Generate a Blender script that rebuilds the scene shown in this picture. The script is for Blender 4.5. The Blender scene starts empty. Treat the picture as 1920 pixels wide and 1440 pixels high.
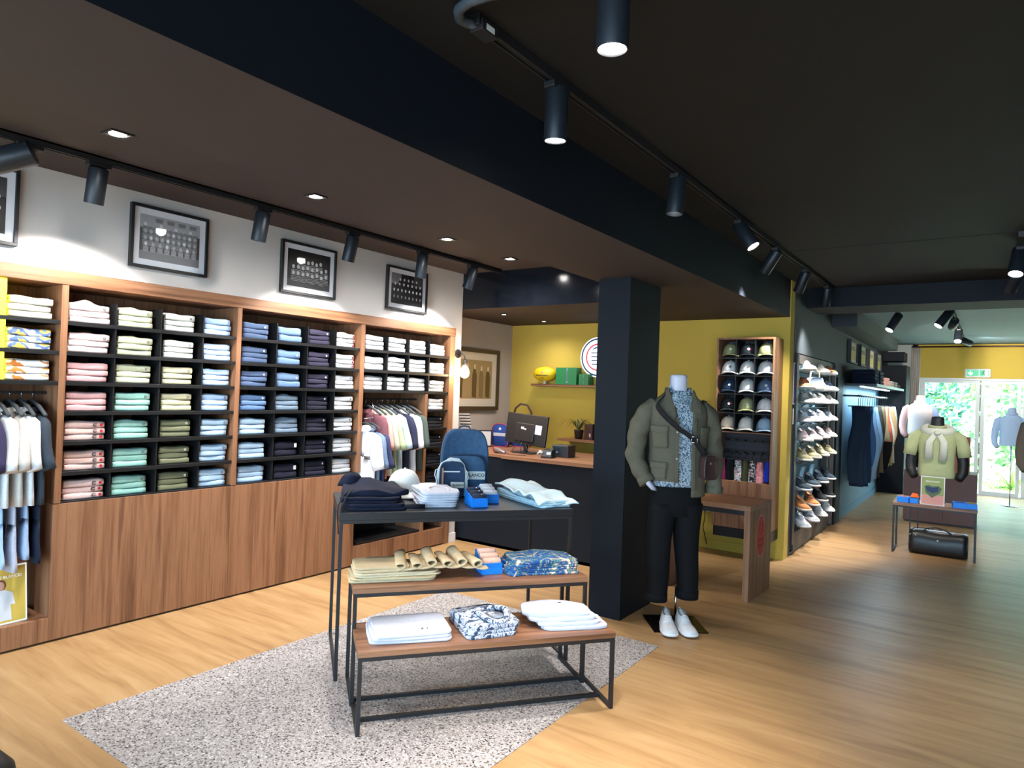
import bpy, bmesh, math, random
from math import sin, cos, pi, radians, exp, sqrt
from mathutils import Vector, Matrix, noise

S = bpy.context.scene
COL = S.collection
rnd = random.Random(7)

# ------------------------------------------------------------------ camera
def make_camera():
    yaw, pitch, roll = 0.61470838, 0.00925248, 0.03549485
    f = Vector((-sin(yaw) * cos(pitch), cos(yaw) * cos(pitch), sin(pitch)))
    r = Vector((cos(yaw), sin(yaw), 0)); u = r.cross(f)
    r2 = cos(roll) * r + sin(roll) * u; u2 = -sin(roll) * r + cos(roll) * u
    cd = bpy.data.cameras.new('camera'); cam = bpy.data.objects.new('camera', cd); COL.objects.link(cam)
    cam.matrix_world = Matrix(((r2.x, u2.x, -f.x, 0), (r2.y, u2.y, -f.y, 0), (r2.z, u2.z, -f.z, 1.5), (0, 0, 0, 1)))
    cd.sensor_fit = 'HORIZONTAL'; cd.sensor_width = 36; cd.lens = 36 * 1271.66 / 1920
    cd.clip_start = 0.05; cd.clip_end = 200
    S.camera = cam
make_camera()

# ------------------------------------------------------------------ world, daylight, exposure
S.view_settings.view_transform = 'Standard'; S.view_settings.look = 'None'
S.view_settings.gamma = 1; S.view_settings.use_curve_mapping = False
S.view_settings.exposure = 0.95
S.cycles.max_bounces = 7; S.cycles.diffuse_bounces = 4; S.cycles.glossy_bounces = 4
S.cycles.transparent_max_bounces = 8; S.cycles.sample_clamp_indirect = 6
W = bpy.data.worlds.new('sky'); S.world = W; W.use_nodes = True
bg = W.node_tree.nodes['Background']; bg.inputs[0].default_value = (0.52, 0.78, 1.0, 1); bg.inputs[1].default_value = 6.5

def area(name, loc, rot, sx, sy, power, col, portal=False):
    ld = bpy.data.lights.new(name, 'AREA'); ld.shape = 'RECTANGLE'; ld.size = sx; ld.size_y = sy
    ld.energy = power; ld.color = col
    o = bpy.data.objects.new(name, ld); COL.objects.link(o); o.location = loc; o.rotation_euler = rot
    if portal: ld.cycles.is_portal = True
    return o
# the shopfront behind the camera and the garden doors let the sky in (portals only guide sampling)
area('portal_front', (0, -2.95, 1.25), (radians(90), 0, 0), 8.0, 2.3, 1, (1, 1, 1), True)
area('portal_garden', (0.6, 14.3, 1.0), (radians(-90), 0, 0), 3.4, 2.0, 1, (1, 1, 1), True)
sd = bpy.data.lights.new('sun', 'SUN'); sd.energy = 22.0; sd.angle = radians(1.5); sd.color = (1, 0.95, 0.86)
sun = bpy.data.objects.new('sun', sd); COL.objects.link(sun)
sun.rotation_euler = Vector((-.5, -.25, -.85)).to_track_quat('-Z', 'Y').to_euler()

def spot(name, loc, target, power, ang=50, blend=0.5, col=(1.0, 0.9, 0.78), r=0.03):
    ld = bpy.data.lights.new(name, 'SPOT'); ld.energy = power; ld.spot_size = radians(ang); ld.spot_blend = blend
    ld.color = col; ld.shadow_soft_size = r
    o = bpy.data.objects.new(name, ld); COL.objects.link(o); o.location = loc
    d = Vector(target) - Vector(loc); o.rotation_euler = d.to_track_quat('-Z', 'Y').to_euler()
    return o

# ------------------------------------------------------------------ materials
def lin(c):
    return tuple(((x / 255) / 12.92 if x / 255 <= 0.04045 else ((x / 255 + 0.055) / 1.055) ** 2.4) for x in c)
MC = {}
def newmat(key):
    m = bpy.data.materials.new(key); m.use_nodes = True
    return m, m.node_tree.nodes, m.node_tree.links, m.node_tree.nodes['Principled BSDF']
def plain(c, rough=0.6, metal=0.0, spec=0.5, name=None):
    k = ('p', c, rough, metal, spec)
    if k not in MC:
        m, n, l, b = newmat(name or 'paint'); b.inputs['Base Color'].default_value = (*lin(c), 1)
        b.inputs['Roughness'].default_value = rough; b.inputs['Metallic'].default_value = metal
        b.inputs['Specular IOR Level'].default_value = spec
        MC[k] = m
    return MC[k]
def tex(n, l, scale=(1, 1, 1), rot=(0, 0, 0), coord='Object'):
    tc = n.new('ShaderNodeTexCoord'); mp = n.new('ShaderNodeMapping')
    mp.inputs['Scale'].default_value = scale; mp.inputs['Rotation'].default_value = rot
    l.new(tc.outputs[coord], mp.inputs[0]); return mp.outputs[0]
def ramp(n, l, fac, stops, interp='LINEAR'):
    r = n.new('ShaderNodeValToRGB'); r.color_ramp.interpolation = interp
    e = r.color_ramp.elements
    while len(e) < len(stops): e.new(0.5)
    for i, (p, c) in enumerate(stops): e[i].position = p; e[i].color = (*lin(c), 1)
    l.new(fac, r.inputs[0]); return r.outputs[0]
def noise_n(n, l, vec, scale, detail=4, rough=0.55, dist=0.0):
    t = n.new('ShaderNodeTexNoise'); t.inputs['Scale'].default_value = scale; t.inputs['Detail'].default_value = detail
    t.inputs['Roughness'].default_value = rough; t.inputs['Distortion'].default_value = dist
    l.new(vec, t.inputs['Vector']); return t.outputs[0]
def bump(n, l, b, h, strength=0.3, dist=0.01):
    bp = n.new('ShaderNodeBump'); bp.inputs['Strength'].default_value = strength; bp.inputs['Distance'].default_value = dist
    l.new(h, bp.inputs['Height']); l.new(bp.outputs[0], b.inputs['Normal'])
def fabric(c, c2=None, scale=60, rough=0.85):
    k = ('f', c, c2, scale)
    if k not in MC:
        m, n, l, b = newmat('fabric'); v = tex(n, l)
        nz = noise_n(n, l, v, scale, 3)
        c2 = c2 or tuple(int(x * 0.96) for x in c)
        l.new(ramp(n, l, nz, [(0.35, c2), (0.65, c)]), b.inputs['Base Color'])
        b.inputs['Roughness'].default_value = rough; b.inputs['Specular IOR Level'].default_value = 0.25
        bump(n, l, b, noise_n(n, l, v, 9, 2), 0.22, 0.02)
        MC[k] = m
    return MC[k]
def wood(key, cols, axis='z', scale=1.0, rough=0.45):
    k = ('w', key, axis)
    if k in MC: return MC[k]
    m, n, l, b = newmat('walnut')
    s = {'z': (13, 13, 0.45), 'y': (13, 0.45, 13), 'x': (0.45, 13, 13)}[axis]
    v = tex(n, l, tuple(q * scale for q in s))
    a = noise_n(n, l, v, 1.0, 5, 0.6, 0.5); f2 = noise_n(n, l, v, 6.0, 4, 0.6, 0.3)
    mx = n.new('ShaderNodeMath'); mx.operation = 'MULTIPLY_ADD'; mx.inputs[1].default_value = 0.3
    l.new(f2, mx.inputs[0]); l.new(a, mx.inputs[2])
    l.new(ramp(n, l, mx.outputs[0], [(0.42, cols[0]), (0.58, cols[1]), (0.70, cols[2]), (0.82, cols[3])]), b.inputs['Base Color'])
    b.inputs['Roughness'].default_value = rough
    MC[k] = m; return m
WALC = [(84, 54, 36), (130, 88, 61), (153, 108, 78), (112, 74, 51)]
def walnut(axis='z'): return wood('wal', WALC, axis)
def emis(c, s, name='glow'):
    k = ('e', c, s)
    if k not in MC:
        m, n, l, b = newmat(name); b.inputs['Base Color'].default_value = (*lin(c), 1)
        b.inputs['Emission Color'].default_value = (*lin(c), 1); b.inputs['Emission Strength'].default_value = s
        MC[k] = m
    return MC[k]
def pattern(key, stops, scale=30, kind='noise', dist=0.0, interp='CONSTANT', stretch=(1, 1, 1), rough=0.8):
    k = ('pat', key)
    if k in MC: return MC[k]
    m, n, l, b = newmat('printed_fabric'); v = tex(n, l, stretch)
    if kind == 'noise': o = noise_n(n, l, v, scale, 2, 0.5, dist)
    elif kind == 'wave':
        t = n.new('ShaderNodeTexWave'); t.inputs['Scale'].default_value = scale; t.inputs['Distortion'].default_value = dist
        t.inputs['Detail'].default_value = 2; l.new(v, t.inputs['Vector']); o = t.outputs[1]
    else:
        t = n.new('ShaderNodeTexVoronoi'); t.inputs['Scale'].default_value = scale; l.new(v, t.inputs['Vector'])
        sp = n.new('ShaderNodeSeparateColor'); l.new(t.outputs['Color'], sp.inputs[0]); o = sp.outputs[0]
    l.new(ramp(n, l, o, stops, interp), b.inputs['Base Color']); b.inputs['Roughness'].default_value = rough
    MC[k] = m; return m
def mat_floor():
    m, n, l, b = newmat('oak_planks'); v = tex(n, l)
    br = n.new('ShaderNodeTexBrick'); br.inputs['Scale'].default_value = 1.0; br.offset = 0.37
    br.inputs['Brick Width'].default_value = 1.5; br.inputs['Row Height'].default_value = 0.17
    br.inputs['Mortar Size'].default_value = 0.0008; br.inputs['Mortar Smooth'].default_value = 0.3
    br.inputs['Color1'].default_value = (0.30, 0.30, 0.30, 1); br.inputs['Color2'].default_value = (0.7, 0.7, 0.7, 1)
    br.inputs['Mortar'].default_value = (0.0, 0.0, 0.0, 1)
    l.new(v, br.inputs['Vector'])
    v2 = tex(n, l, (0.9, 9, 1)); g = noise_n(n, l, v2, 1.6, 6, 0.6, 0.8)
    v3 = tex(n, l, (1.2, 5, 1)); g2 = noise_n(n, l, v3, 0.7, 3)
    a = n.new('ShaderNodeMath'); a.operation = 'MULTIPLY_ADD'; a.inputs[1].default_value = 0.16
    l.new(br.outputs['Color'], a.inputs[0]); l.new(g, a.inputs[2])
    a2 = n.new('ShaderNodeMath'); a2.operation = 'MULTIPLY_ADD'; a2.inputs[1].default_value = 0.5; l.new(g2, a2.inputs[0]); l.new(a.outputs[0], a2.inputs[2])
    l.new(ramp(n, l, a2.outputs[0], [(0.55, (142, 106, 68)), (0.80, (172, 134, 90)), (1.0, (184, 148, 104))]), b.inputs['Base Color'])
    b.inputs['Roughness'].default_value = 0.40; b.inputs['Specular IOR Level'].default_value = 0.5
    bump(n, l, b, g, 0.03, 0.01)
    return m
def mat_terrazzo():
    m, n, l, b = newmat('terrazzo'); v = tex(n, l)
    t = n.new('ShaderNodeTexVoronoi'); t.inputs['Scale'].default_value = 150; l.new(v, t.inputs['Vector'])
    sp = n.new('ShaderNodeSeparateColor'); l.new(t.outputs['Color'], sp.inputs[0])
    c1 = ramp(n, l, sp.outputs[0], [(0.0, (44, 41, 41)), (0.07, (112, 105, 104)), (0.20, (172, 165, 163)), (0.62, (152, 145, 142)), (0.74, (190, 183, 181)), (0.93, (216, 212, 210))], 'CONSTANT')
    fine = noise_n(n, l, v, 240, 2)
    mix = n.new('ShaderNodeMix'); mix.data_type = 'RGBA'; mix.blend_type = 'MULTIPLY'; mix.inputs[0].default_value = 0.4
    l.new(c1, mix.inputs[6]); l.new(ramp(n, l, fine, [(0.35, (150, 146, 146)), (0.6, (255, 255, 255))]), mix.inputs[7])
    l.new(mix.outputs[2], b.inputs['Base Color']); b.inputs['Roughness'].default_value = 0.5
    return m
def mat_wall(c, name, rough=0.9):
    m, n, l, b = newmat(name); v = tex(n, l); nz = noise_n(n, l, v, 3.0, 3)
    l.new(ramp(n, l, nz, [(0.3, tuple(int(q * 0.97) for q in c)), (0.7, c)]), b.inputs['Base Color'])
    b.inputs['Roughness'].default_value = rough; bump(n, l, b, noise_n(n, l, v, 160, 2), 0.05, 0.003)
    return m
WHITEW = mat_wall((206, 200, 196), 'white_wall'); YELLOW = mat_wall((200, 172, 74), 'yellow_wall')
BLACKP = mat_wall((18, 23, 31), 'black_paint', 0.6); BROWNC = mat_wall((66, 58, 57), 'brown_ceiling', 0.75)
DARKC = mat_wall((31, 31, 31), 'dark_ceiling', 0.75)
for m_ in (BLACKP, DARKC, BROWNC): m_.node_tree.nodes['Principled BSDF'].inputs['Specular IOR Level'].default_value = .2
BLUEGLOW = mat_wall((84, 122, 146), 'blue_glow_paint', 0.7)  # dark blue-grey surfaces with cool blue light put into the colour
TEALC = mat_wall((78, 102, 112), 'teal_ceiling', 0.7)
MBLACK = plain((26, 26, 28), 0.5, 0.0, 0.5, 'black_metal'); SHELFB = plain((17, 17, 19), 0.5, name='black_shelf')
CHROME = plain((190, 190, 195), 0.25, 1.0, name='chrome'); WHITEP = plain((232, 232, 234), 0.5, name='white_plastic')
SPOTB = plain((34, 40, 48), 0.42, 0.3, name='spotlight_body')

# ------------------------------------------------------------------ mesh builder
class MB:
    def __init__(s): s.v = []; s.f = []; s.m = []; s.mi = 0; s.T = None
    def add(s, vs, fs, mi=None):
        o = len(s.v); T = s.T
        for p in vs:
            p = Vector(p); s.v.append(T @ p if T else p)
        for f in fs: s.f.append([i + o for i in f]); s.m.append(s.mi if mi is None else mi)
        return s
    def box(s, x0, x1, y0, y1, z0, z1, mi=None):
        return s.add([(x0, y0, z0), (x1, y0, z0), (x1, y1, z0), (x0, y1, z0), (x0, y0, z1), (x1, y0, z1), (x1, y1, z1), (x0, y1, z1)],
                     [(3, 2, 1, 0), (4, 5, 6, 7), (0, 1, 5, 4), (1, 2, 6, 5), (2, 3, 7, 6), (3, 0, 4, 7)], mi)
    def quad(s, a, b, c, d, mi=None): return s.add([a, b, c, d], [(0, 1, 2, 3)], mi)
    def poly(s, pts, mi=None): return s.add(pts, [tuple(range(len(pts)))], mi)
    def prism(s, pts, dvec, mi=None):
        n = len(pts); d = Vector(dvec); vs = [Vector(p) for p in pts] + [Vector(p) + d for p in pts]
        fs = [tuple(range(n))[::-1], tuple(range(n, 2 * n))] + [(i, (i + 1) % n, n + (i + 1) % n, n + i) for i in range(n)]
        return s.add(vs, fs, mi)
    def rings(s, rings, cap=True, closed=False, mi=None):
        n = len(rings[0]); vs = [p for r in rings for p in r]; fs = []; k = len(rings)
        for j in range(k if closed else k - 1):
            a = j * n; b = ((j + 1) % k) * n
            for i in range(n): i2 = (i + 1) % n; fs.append((a + i, a + i2, b + i2, b + i))
        if cap and not closed: fs.append(tuple(range(n))[::-1]); fs.append(tuple(range((k - 1) * n, k * n)))
        return s.add(vs, fs, mi)
    def tube(s, path, r, n=8, cap=True, closed=False, flat=1.0, mi=None, up=None):
        P = [Vector(p) for p in path]; R = r if isinstance(r, (list, tuple)) else [r] * len(P); rings = []; prev = None
        for i, p in enumerate(P):
            if closed: t = P[(i + 1) % len(P)] - P[i - 1]
            else: t = P[min(i + 1, len(P) - 1)] - P[max(i - 1, 0)]
            t.normalize()
            a = prev if prev is not None else (Vector(up) if up else (Vector((0, 0, 1)) if abs(t.z) < 0.9 else Vector((1, 0, 0))))
            a = (a - a.dot(t) * t)
            if a.length < 1e-5: a = t.orthogonal()
            a.normalize(); b = t.cross(a); prev = a
            rings.append([p + R[i] * (cos(2 * pi * k / n) * b + flat * sin(2 * pi * k / n) * a) for k in range(n)])
        return s.rings(rings, cap, closed, mi)
    def cyl(s, p0, p1, r0, r1=None, n=20, cap=True, mi=None): return s.tube([p0, p1], [r0, r0 if r1 is None else r1], n, cap, mi=mi)
    def lathe(s, prof, c=(0, 0, 0), n=24, cap=True, mi=None, sx=1, sy=1):
        return s.rings([[(c[0] + r * sx * cos(2 * pi * k / n), c[1] + r * sy * sin(2 * pi * k / n), c[2] + z) for k in range(n)] for r, z in prof], cap, mi=mi)
    def grid(s, fn, nu, nv, mi=None, closeu=False):
        vs = [fn(i / (nu if closeu else nu - 1), j / (nv - 1)) for j in range(nv) for i in range(nu)]; fs = []
        for j in range(nv - 1):
            for i in range(nu if closeu else nu - 1):
                i2 = (i + 1) % nu; fs.append((j * nu + i, j * nu + i2, (j + 1) * nu + i2, (j + 1) * nu + i))
        return s.add(vs, fs, mi)
    def disc(s, c, nrm, r, n=20, mi=None, a0=0, a1=2 * pi, ry=None):
        nrm = Vector(nrm).normalized(); a = Vector((0, 0, 1)).cross(nrm)
        if a.length < 1e-4: a = Vector((1, 0, 0))
        a.normalize(); b = nrm.cross(a); c = Vector(c); ry = ry or r
        return s.poly([c + r * cos(a0 + (a1 - a0) * k / n) * a + ry * sin(a0 + (a1 - a0) * k / n) * b for k in range(n)], mi)
    def mesh(s, name, mats, smooth=False):
        me = bpy.data.meshes.new(name); me.from_pydata([tuple(p) for p in s.v], [], s.f)
        for m in (mats if isinstance(mats, (list, tuple)) else [mats]): me.materials.append(m)
        me.polygons.foreach_set('material_index', s.m)
        if smooth: me.polygons.foreach_set('use_smooth', [True] * len(s.f))
        me.update(); return me
    def build(s, name, mats, parent=None, smooth=False, bevel=0, seg=2, loc=None, rz=0, fix=False):
        me = s.mesh(name, mats, smooth)
        if fix:
            bm = bmesh.new(); bm.from_mesh(me); bmesh.ops.recalc_face_normals(bm, faces=bm.faces); bm.to_mesh(me); bm.free()
        return obj(name, me, parent, loc, rz, bevel, seg)
def obj(name, me, parent=None, loc=None, rz=0, bevel=0, seg=2):
    o = bpy.data.objects.new(name, me); COL.objects.link(o)
    if parent: o.parent = parent
    if loc is not None: o.location = loc
    o.rotation_euler[2] = rz
    if bevel:
        b = o.modifiers.new('bevel', 'BEVEL'); b.width = bevel; b.segments = seg; b.limit_method = 'ANGLE'; b.harden_normals = False
    return o
def thing(name, label, cat, loc=(0, 0, 0), rz=0, group=None):
    o = bpy.data.objects.new(name, None); COL.objects.link(o); o.empty_display_size = 0.1
    o.location = loc; o.rotation_euler = (0, 0, rz); return tag(o, label, cat, group)
def tag(o, label, cat, group=None):
    o['label'] = label; o['category'] = cat
    if group: o['group'] = group
    return o
def struct(o, label=None):
    o['kind'] = 'structure'
    if label: o['label'] = label
    return o
def dup(o, loc=None, rz=None, label=None, group=None, parent=None):
    c = o.copy(); COL.objects.link(c)
    if parent: c.parent = parent
    if loc is not None: c.location = loc
    if rz is not None: c.rotation_euler[2] = rz
    if label: c['label'] = label
    if group: c['group'] = group
    for ch in list(o.children): dup(ch, parent=c)
    return c
def text_mesh(txt, size, mat, parent, loc, rot, name='lettering', ext=0.0008, align='CENTER', bold=0.0):
    cu = bpy.data.curves.new(name, 'FONT'); cu.body = txt; cu.size = size; cu.extrude = ext; cu.align_x = align; cu.align_y = 'CENTER'
    cu.offset = bold; cu.resolution_u = 3
    t = bpy.data.objects.new(name, cu); COL.objects.link(t)
    dg = bpy.context.evaluated_depsgraph_get(); me = bpy.data.meshes.new_from_object(t.evaluated_get(dg))
    bpy.data.objects.remove(t); me.materials.clear(); me.materials.append(mat)
    o = bpy.data.objects.new(name, me); COL.objects.link(o); o.parent = parent; o.location = loc; o.rotation_euler = rot
    return o
def wob(p, s=8.0, a=0.004, seed=0):
    return noise.noise(Vector((p[0] * s + seed * 7.3, p[1] * s + seed * 3.1, p[2] * s))) * a * 2
# ================================================================== STRUCTURE
def sbox(name, x0, x1, y0, y1, z0, z1, m, label=None):
    o = MB().box(x0, x1, y0, y1, z0, z1).build(name, m); struct(o, label); return o
sbox('floor', -5, 3.6, -3, 14.1, -0.06, 0, mat_floor(), 'light oak plank floor')
sbox('floor', -3.255, -1.583, 1.32, 3.86, -0.01, 0.003, mat_terrazzo(), 'speckled grey terrazzo inset in the oak floor')
sbox('ground', -14, 14, 14.1, 34, -0.12, -0.04, mat_wall((196, 200, 190), 'garden_path'), 'garden ground outside the glass doors')
# left wall
sbox('wall_left', -4.75, -4.28, -3, 5.17, 2.083, 2.66, WHITEW, 'white wall above the walnut shelving')
sbox('wall_left', -4.75, -4.28, 5.06, 5.17, 0, 2.083, WHITEW, 'white pilaster at the end of the shelving')
sbox('wall_left', -4.75, -4.66, -3, 5.06, 0, 2.083, WHITEW)
sbox('wall_left', -4.66, -4.28, -3, 0.93, 0, 2.083, WHITEW)
sbox('wall_left', -4.86, -4.75, 5.17, 6.85, 0, 2.66, mat_wall((176, 164, 156), 'beige_wall'), 'beige alcove wall behind the till')
sbox('baseboard_left', -4.28, -4.268, 5.06, 5.17, 0, 0.085, WHITEP)
sbox('wall_back', -4.75, -1.55, 6.70, 6.85, 0, 2.63, YELLOW, 'mustard yellow wall')
sbox('baseboard_back', -2.6, -1.55, 6.688, 6.70, 0, 0.09, YELLOW)
# dark aisle wall
GREYW = mat_wall((46, 54, 60), 'charcoal_wall', 0.7)
sbox('wall_aisle', -1.75, -1.549, 6.86, 6.93, 0, 2.63, GREYW, 'charcoal aisle wall')
sbox('wall_aisle', -1.75, -1.549, 6.93, 8.98, 1.965, 2.63, GREYW)
sbox('wall_aisle', -1.75, -1.549, 8.98, 9.05, 0, 2.63, GREYW)
sbox('wall_aisle', -1.75, -1.549, 9.05, 13.0, 1.72, 2.63, GREYW)
sbox('wall_aisle', -1.75, -1.70, 6.93, 8.98, 0, 1.965, GREYW)
sbox('wall_aisle', -1.75, -1.549, 9.42, 13.0, 0, 1.72, BLUEGLOW, 'wall behind the hanging jeans, blue LED glow in its colour')  # part under the shelf, LED glow painted into its colour
sbox('wall_aisle', -1.75, -1.549, 13.0, 14.05, 0, 2.63, GREYW)
sbox('trim_1', -1.75, -1.525, 9.05, 9.42, 0, 1.80, BLACKP, 'black post beside the shoe display')
sbox('baseboard_aisle', -1.549, -1.540, 9.42, 13.0, 0, 0.09, BLUEGLOW)
# pillar, ceilings, beams
sbox('pillar', -2.205, -1.97, 4.117, 4.62, 0, 2.28, BLACKP, 'square black pillar')
sbox('ceiling', -4.75, -2.26, -3, 5.17, 2.63, 2.74, BROWNC, 'brown ceiling over the shelving')
def beam(name, x0, x1, y0, y1, z0, z1, mside, mbot, label):
    b = MB().box(x0, x1, y0, y1, z0, z1, 0); b.m[0] = 1
    struct(b.build(name, [mside, mbot]), label)
beam('ceiling', -2.26, -1.56, -3, 6.70, 2.28, 2.74, BLACKP, BROWNC, 'lowered brown soffit with a black side')
beam('ceiling', -4.75, -2.26, 5.17, 6.70, 2.28, 2.74, plain((22, 26, 34), .12, name='black_lacquer'), BROWNC, 'lowered brown alcove ceiling with a black front')
sbox('ceiling', -1.56, 3.6, -3, 7.32, 2.63, 2.74, DARKC, 'dark brown ceiling over the aisle')
beam('trim_2', -1.56, 3.6, 7.32, 7.92, 2.44, 2.74, BLACKP, DARKC, 'black ceiling beam across the aisle')
sbox('ceiling', -1.75, 3.6, 7.92, 14.2, 2.57, 2.74, TEALC, 'grey green ceiling of the far room')
sbox('trim_3', -1.549, -1.28, 8.7, 12.9, 2.38, 2.57, GREYW, 'boxed duct along the aisle wall')
sbox('trim_4', -1.5, -1.19, 12.98, 13.5, 2.22, 2.37, BLACKP, 'black duct end over the cupboard')
sbox('trim_5', -1.3, 3.6, 5.395, 5.40, 2.627, 2.63, BLACKP)
sbox('wall_right', 3.5, 3.6, -3, 14.2, 0, 2.63, mat_wall((120, 112, 104), 'taupe_wall'))
sbox('wall_front', -4.75, 3.6, -3.12, -3.0, 2.4, 2.74, BLACKP)
sbox('wall_front', -4.75, -4.0, -3.12, -3.0, 0, 2.4, BLACKP)
sbox('ground', -8, 8, -9, -3.0, -0.12, -0.02, mat_wall((150, 148, 145), 'pavement'), 'pavement outside the shopfront')
# far wall with glass doors
FY = 14.05
sbox('wall_far', -1.16, 3.6, FY, FY + .15, 1.985, 2.63, YELLOW, 'mustard yellow wall over the glass doors')
sbox('wall_far', -1.75, -1.08, FY, FY + .15, 0, 2.63, mat_wall((196, 196, 192), 'white_wall_far'))
def gbox(mb, *a): mb.box(*a)
FRW = plain((214, 220, 222), 0.4, name='white_frame')
glass, gn, gl, gb = newmat('clear_glass'); gb.inputs['Base Color'].default_value = (0.86, 0.97, 0.95, 1)
gb.inputs['Transmission Weight'].default_value = 1; gb.inputs['Roughness'].default_value = 0.0; gb.inputs['IOR'].default_value = 1.02
def leaf(name, x0, x1, fr, fixed=False):
    mb = MB(); w = 0.055
    for a in ((x0, x0 + w, .02, 1.95), (x1 - w, x1, .02, 1.95), (x0 + w, x1 - w, .02, .075), (x0 + w, x1 - w, 1.90, 1.95)):
        mb.box(a[0], a[1], FY + .03, FY + .08, a[2], a[3])
    d = mb.build(name, FRW, None, bevel=.004); struct(d, fr)
    p = MB().box(x0 + w, x1 - w, FY + .05, FY + .058, .075, 1.90).build('pane', glass, d)
    return d
d1 = leaf('door_1', -1.01, -0.155, 'white framed glass door to the garden')
mb = MB(); mb.tube([(-0.185, FY + .03, .95), (-0.185, FY - .02, .95), (-0.30, FY - .02, .95)], .011, 8); mb.build('door_handle', CHROME, d1, True)
leaf('window_1', -0.135, 0.42, 'white framed fixed glass pane')
leaf('window_2', 0.44, 1.4, 'white framed fixed glass pane right of the doors'); leaf('window_3', 1.42, 2.4, 'white framed fixed glass pane at the right')
sbox('wall_far', 2.42, 3.6, FY, FY + .15, 0, 1.985, YELLOW)
mb = MB(); mb.box(-1.08, -1.01, FY + .01, FY + .1, 0, 1.985); mb.box(-1.01, 2.42, FY + .01, FY + .1, 1.95, 1.985); mb.box(-1.01, 2.42, FY + .01, FY + .1, 0, .02)
struct(mb.build('trim_6', FRW), 'white door frame')

# ================================================================== WALNUT SHELVING
XF = -4.257; XB = -4.60
ZR = [1.802, 1.630, 1.460, 1.290, 1.120, 0.948, 0.780]
def shelving(label, y0, y1, dividers, kind):
    """y0..y1 outer edges (left post included)"""
    t = thing('shelving_unit', label, 'shelving', (XF, y0, 0), 0)
    t['group'] = 'walnut wall shelving units'
    W_ = walnut('z'); L = y1 - y0; pw = 0.035 if kind != 'end' else 0.045
    D = XB - XF
    def part(name, m, *b, bev=0.002): return MB().box(*b).build(name, m, t, bevel=bev)
    part('side_panel', W_, D, 0, 0, pw, 0 if kind == 'start' else .775, 2.003)
    part('back_panel', W_, D - .02, D, 0, L, .0, 2.003)
    a = pw; b = L
    if kind == 'end':
        part('side_panel', W_, D, 0, L - .075, L, 0, 2.003); b = L - .075
    if kind == 'full':
        part('front_panel', W_, D * .6, -.002, 0, L - .002, .012, .772)
        rows = ZR; drows = range(7)
    elif kind == 'start':
        rows = ZR[:3]; drows = range(0)
        part('front_panel', W_, D, -.002, 0, L, .012, .14)
    else:
        rows = ZR[:3]; drows = range(3)
        part('front_panel', W_, D, 0, 0, b, .012, .165)
        part('side_panel', W_, D, -.004, .810, .845, .165, 1.436)
    for z in rows: part('shelf', SHELFB, D, -.006, a, b, z - .022, z, bev=.001)
    for yv in dividers:
        for i in drows:
            top = 1.93 if i == 0 else ZR[i - 1] - .022
            part('divider', SHELFB, D, -.012, yv - y0 - .004, yv - y0 + .004, ZR[i], top, bev=0)
    if kind == 'end':
        for z in [1.29, 1.12, .948, .78, .61, .44, .27]: part('shelf', SHELFB, D, -.006, .845, b, z - .018, z, bev=.001)
        part('niche_liner', SHELFB, D + .002, -.02, pw + .001, .809, .1655, .185)
        part('niche_liner', SHELFB, D + .002, D + .012, pw + .001, .809, .186, .70)
        part('rail', MBLACK, D * .35 - .008, D * .35 + .008, pw, .810, 1.375, 1.391, bev=.002)
    if kind == 'start':
        part('rail', MBLACK, D * .45 - .008, D * .45 + .008, pw, b, 1.385, 1.400, bev=.002)
        part('light_panel', emis((236, 226, 60), 0.9, 'yellow_panel'), -.10, -.010, .0, .44, 1.462, 2.0)
    return t
shelving('walnut shelving bay with print tees over a rail of hanging shirts, at left frame edge', 0.94, 1.637, [], 'start')
shelving('walnut shelving bay of pink, green, olive and light blue folded shirts', 1.637, 2.722, [1.935, 2.205, 2.485], 'full')
shelving('walnut shelving bay of blue, navy and white folded shirts', 2.722, 3.848, [3.053, 3.327, 3.600], 'full')
shelving('walnut shelving bay with white shirts over a rail of hanging polos', 3.848, 5.055, [4.170, 4.434, 4.704], 'end')
c = MB().box(XB, XF + .004, .94, 5.055, 2.004, 2.081).build('cornice', walnut('y'), bevel=.002)
tag(c, 'long walnut cornice board capping the wall shelving', 'trim board')

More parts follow.
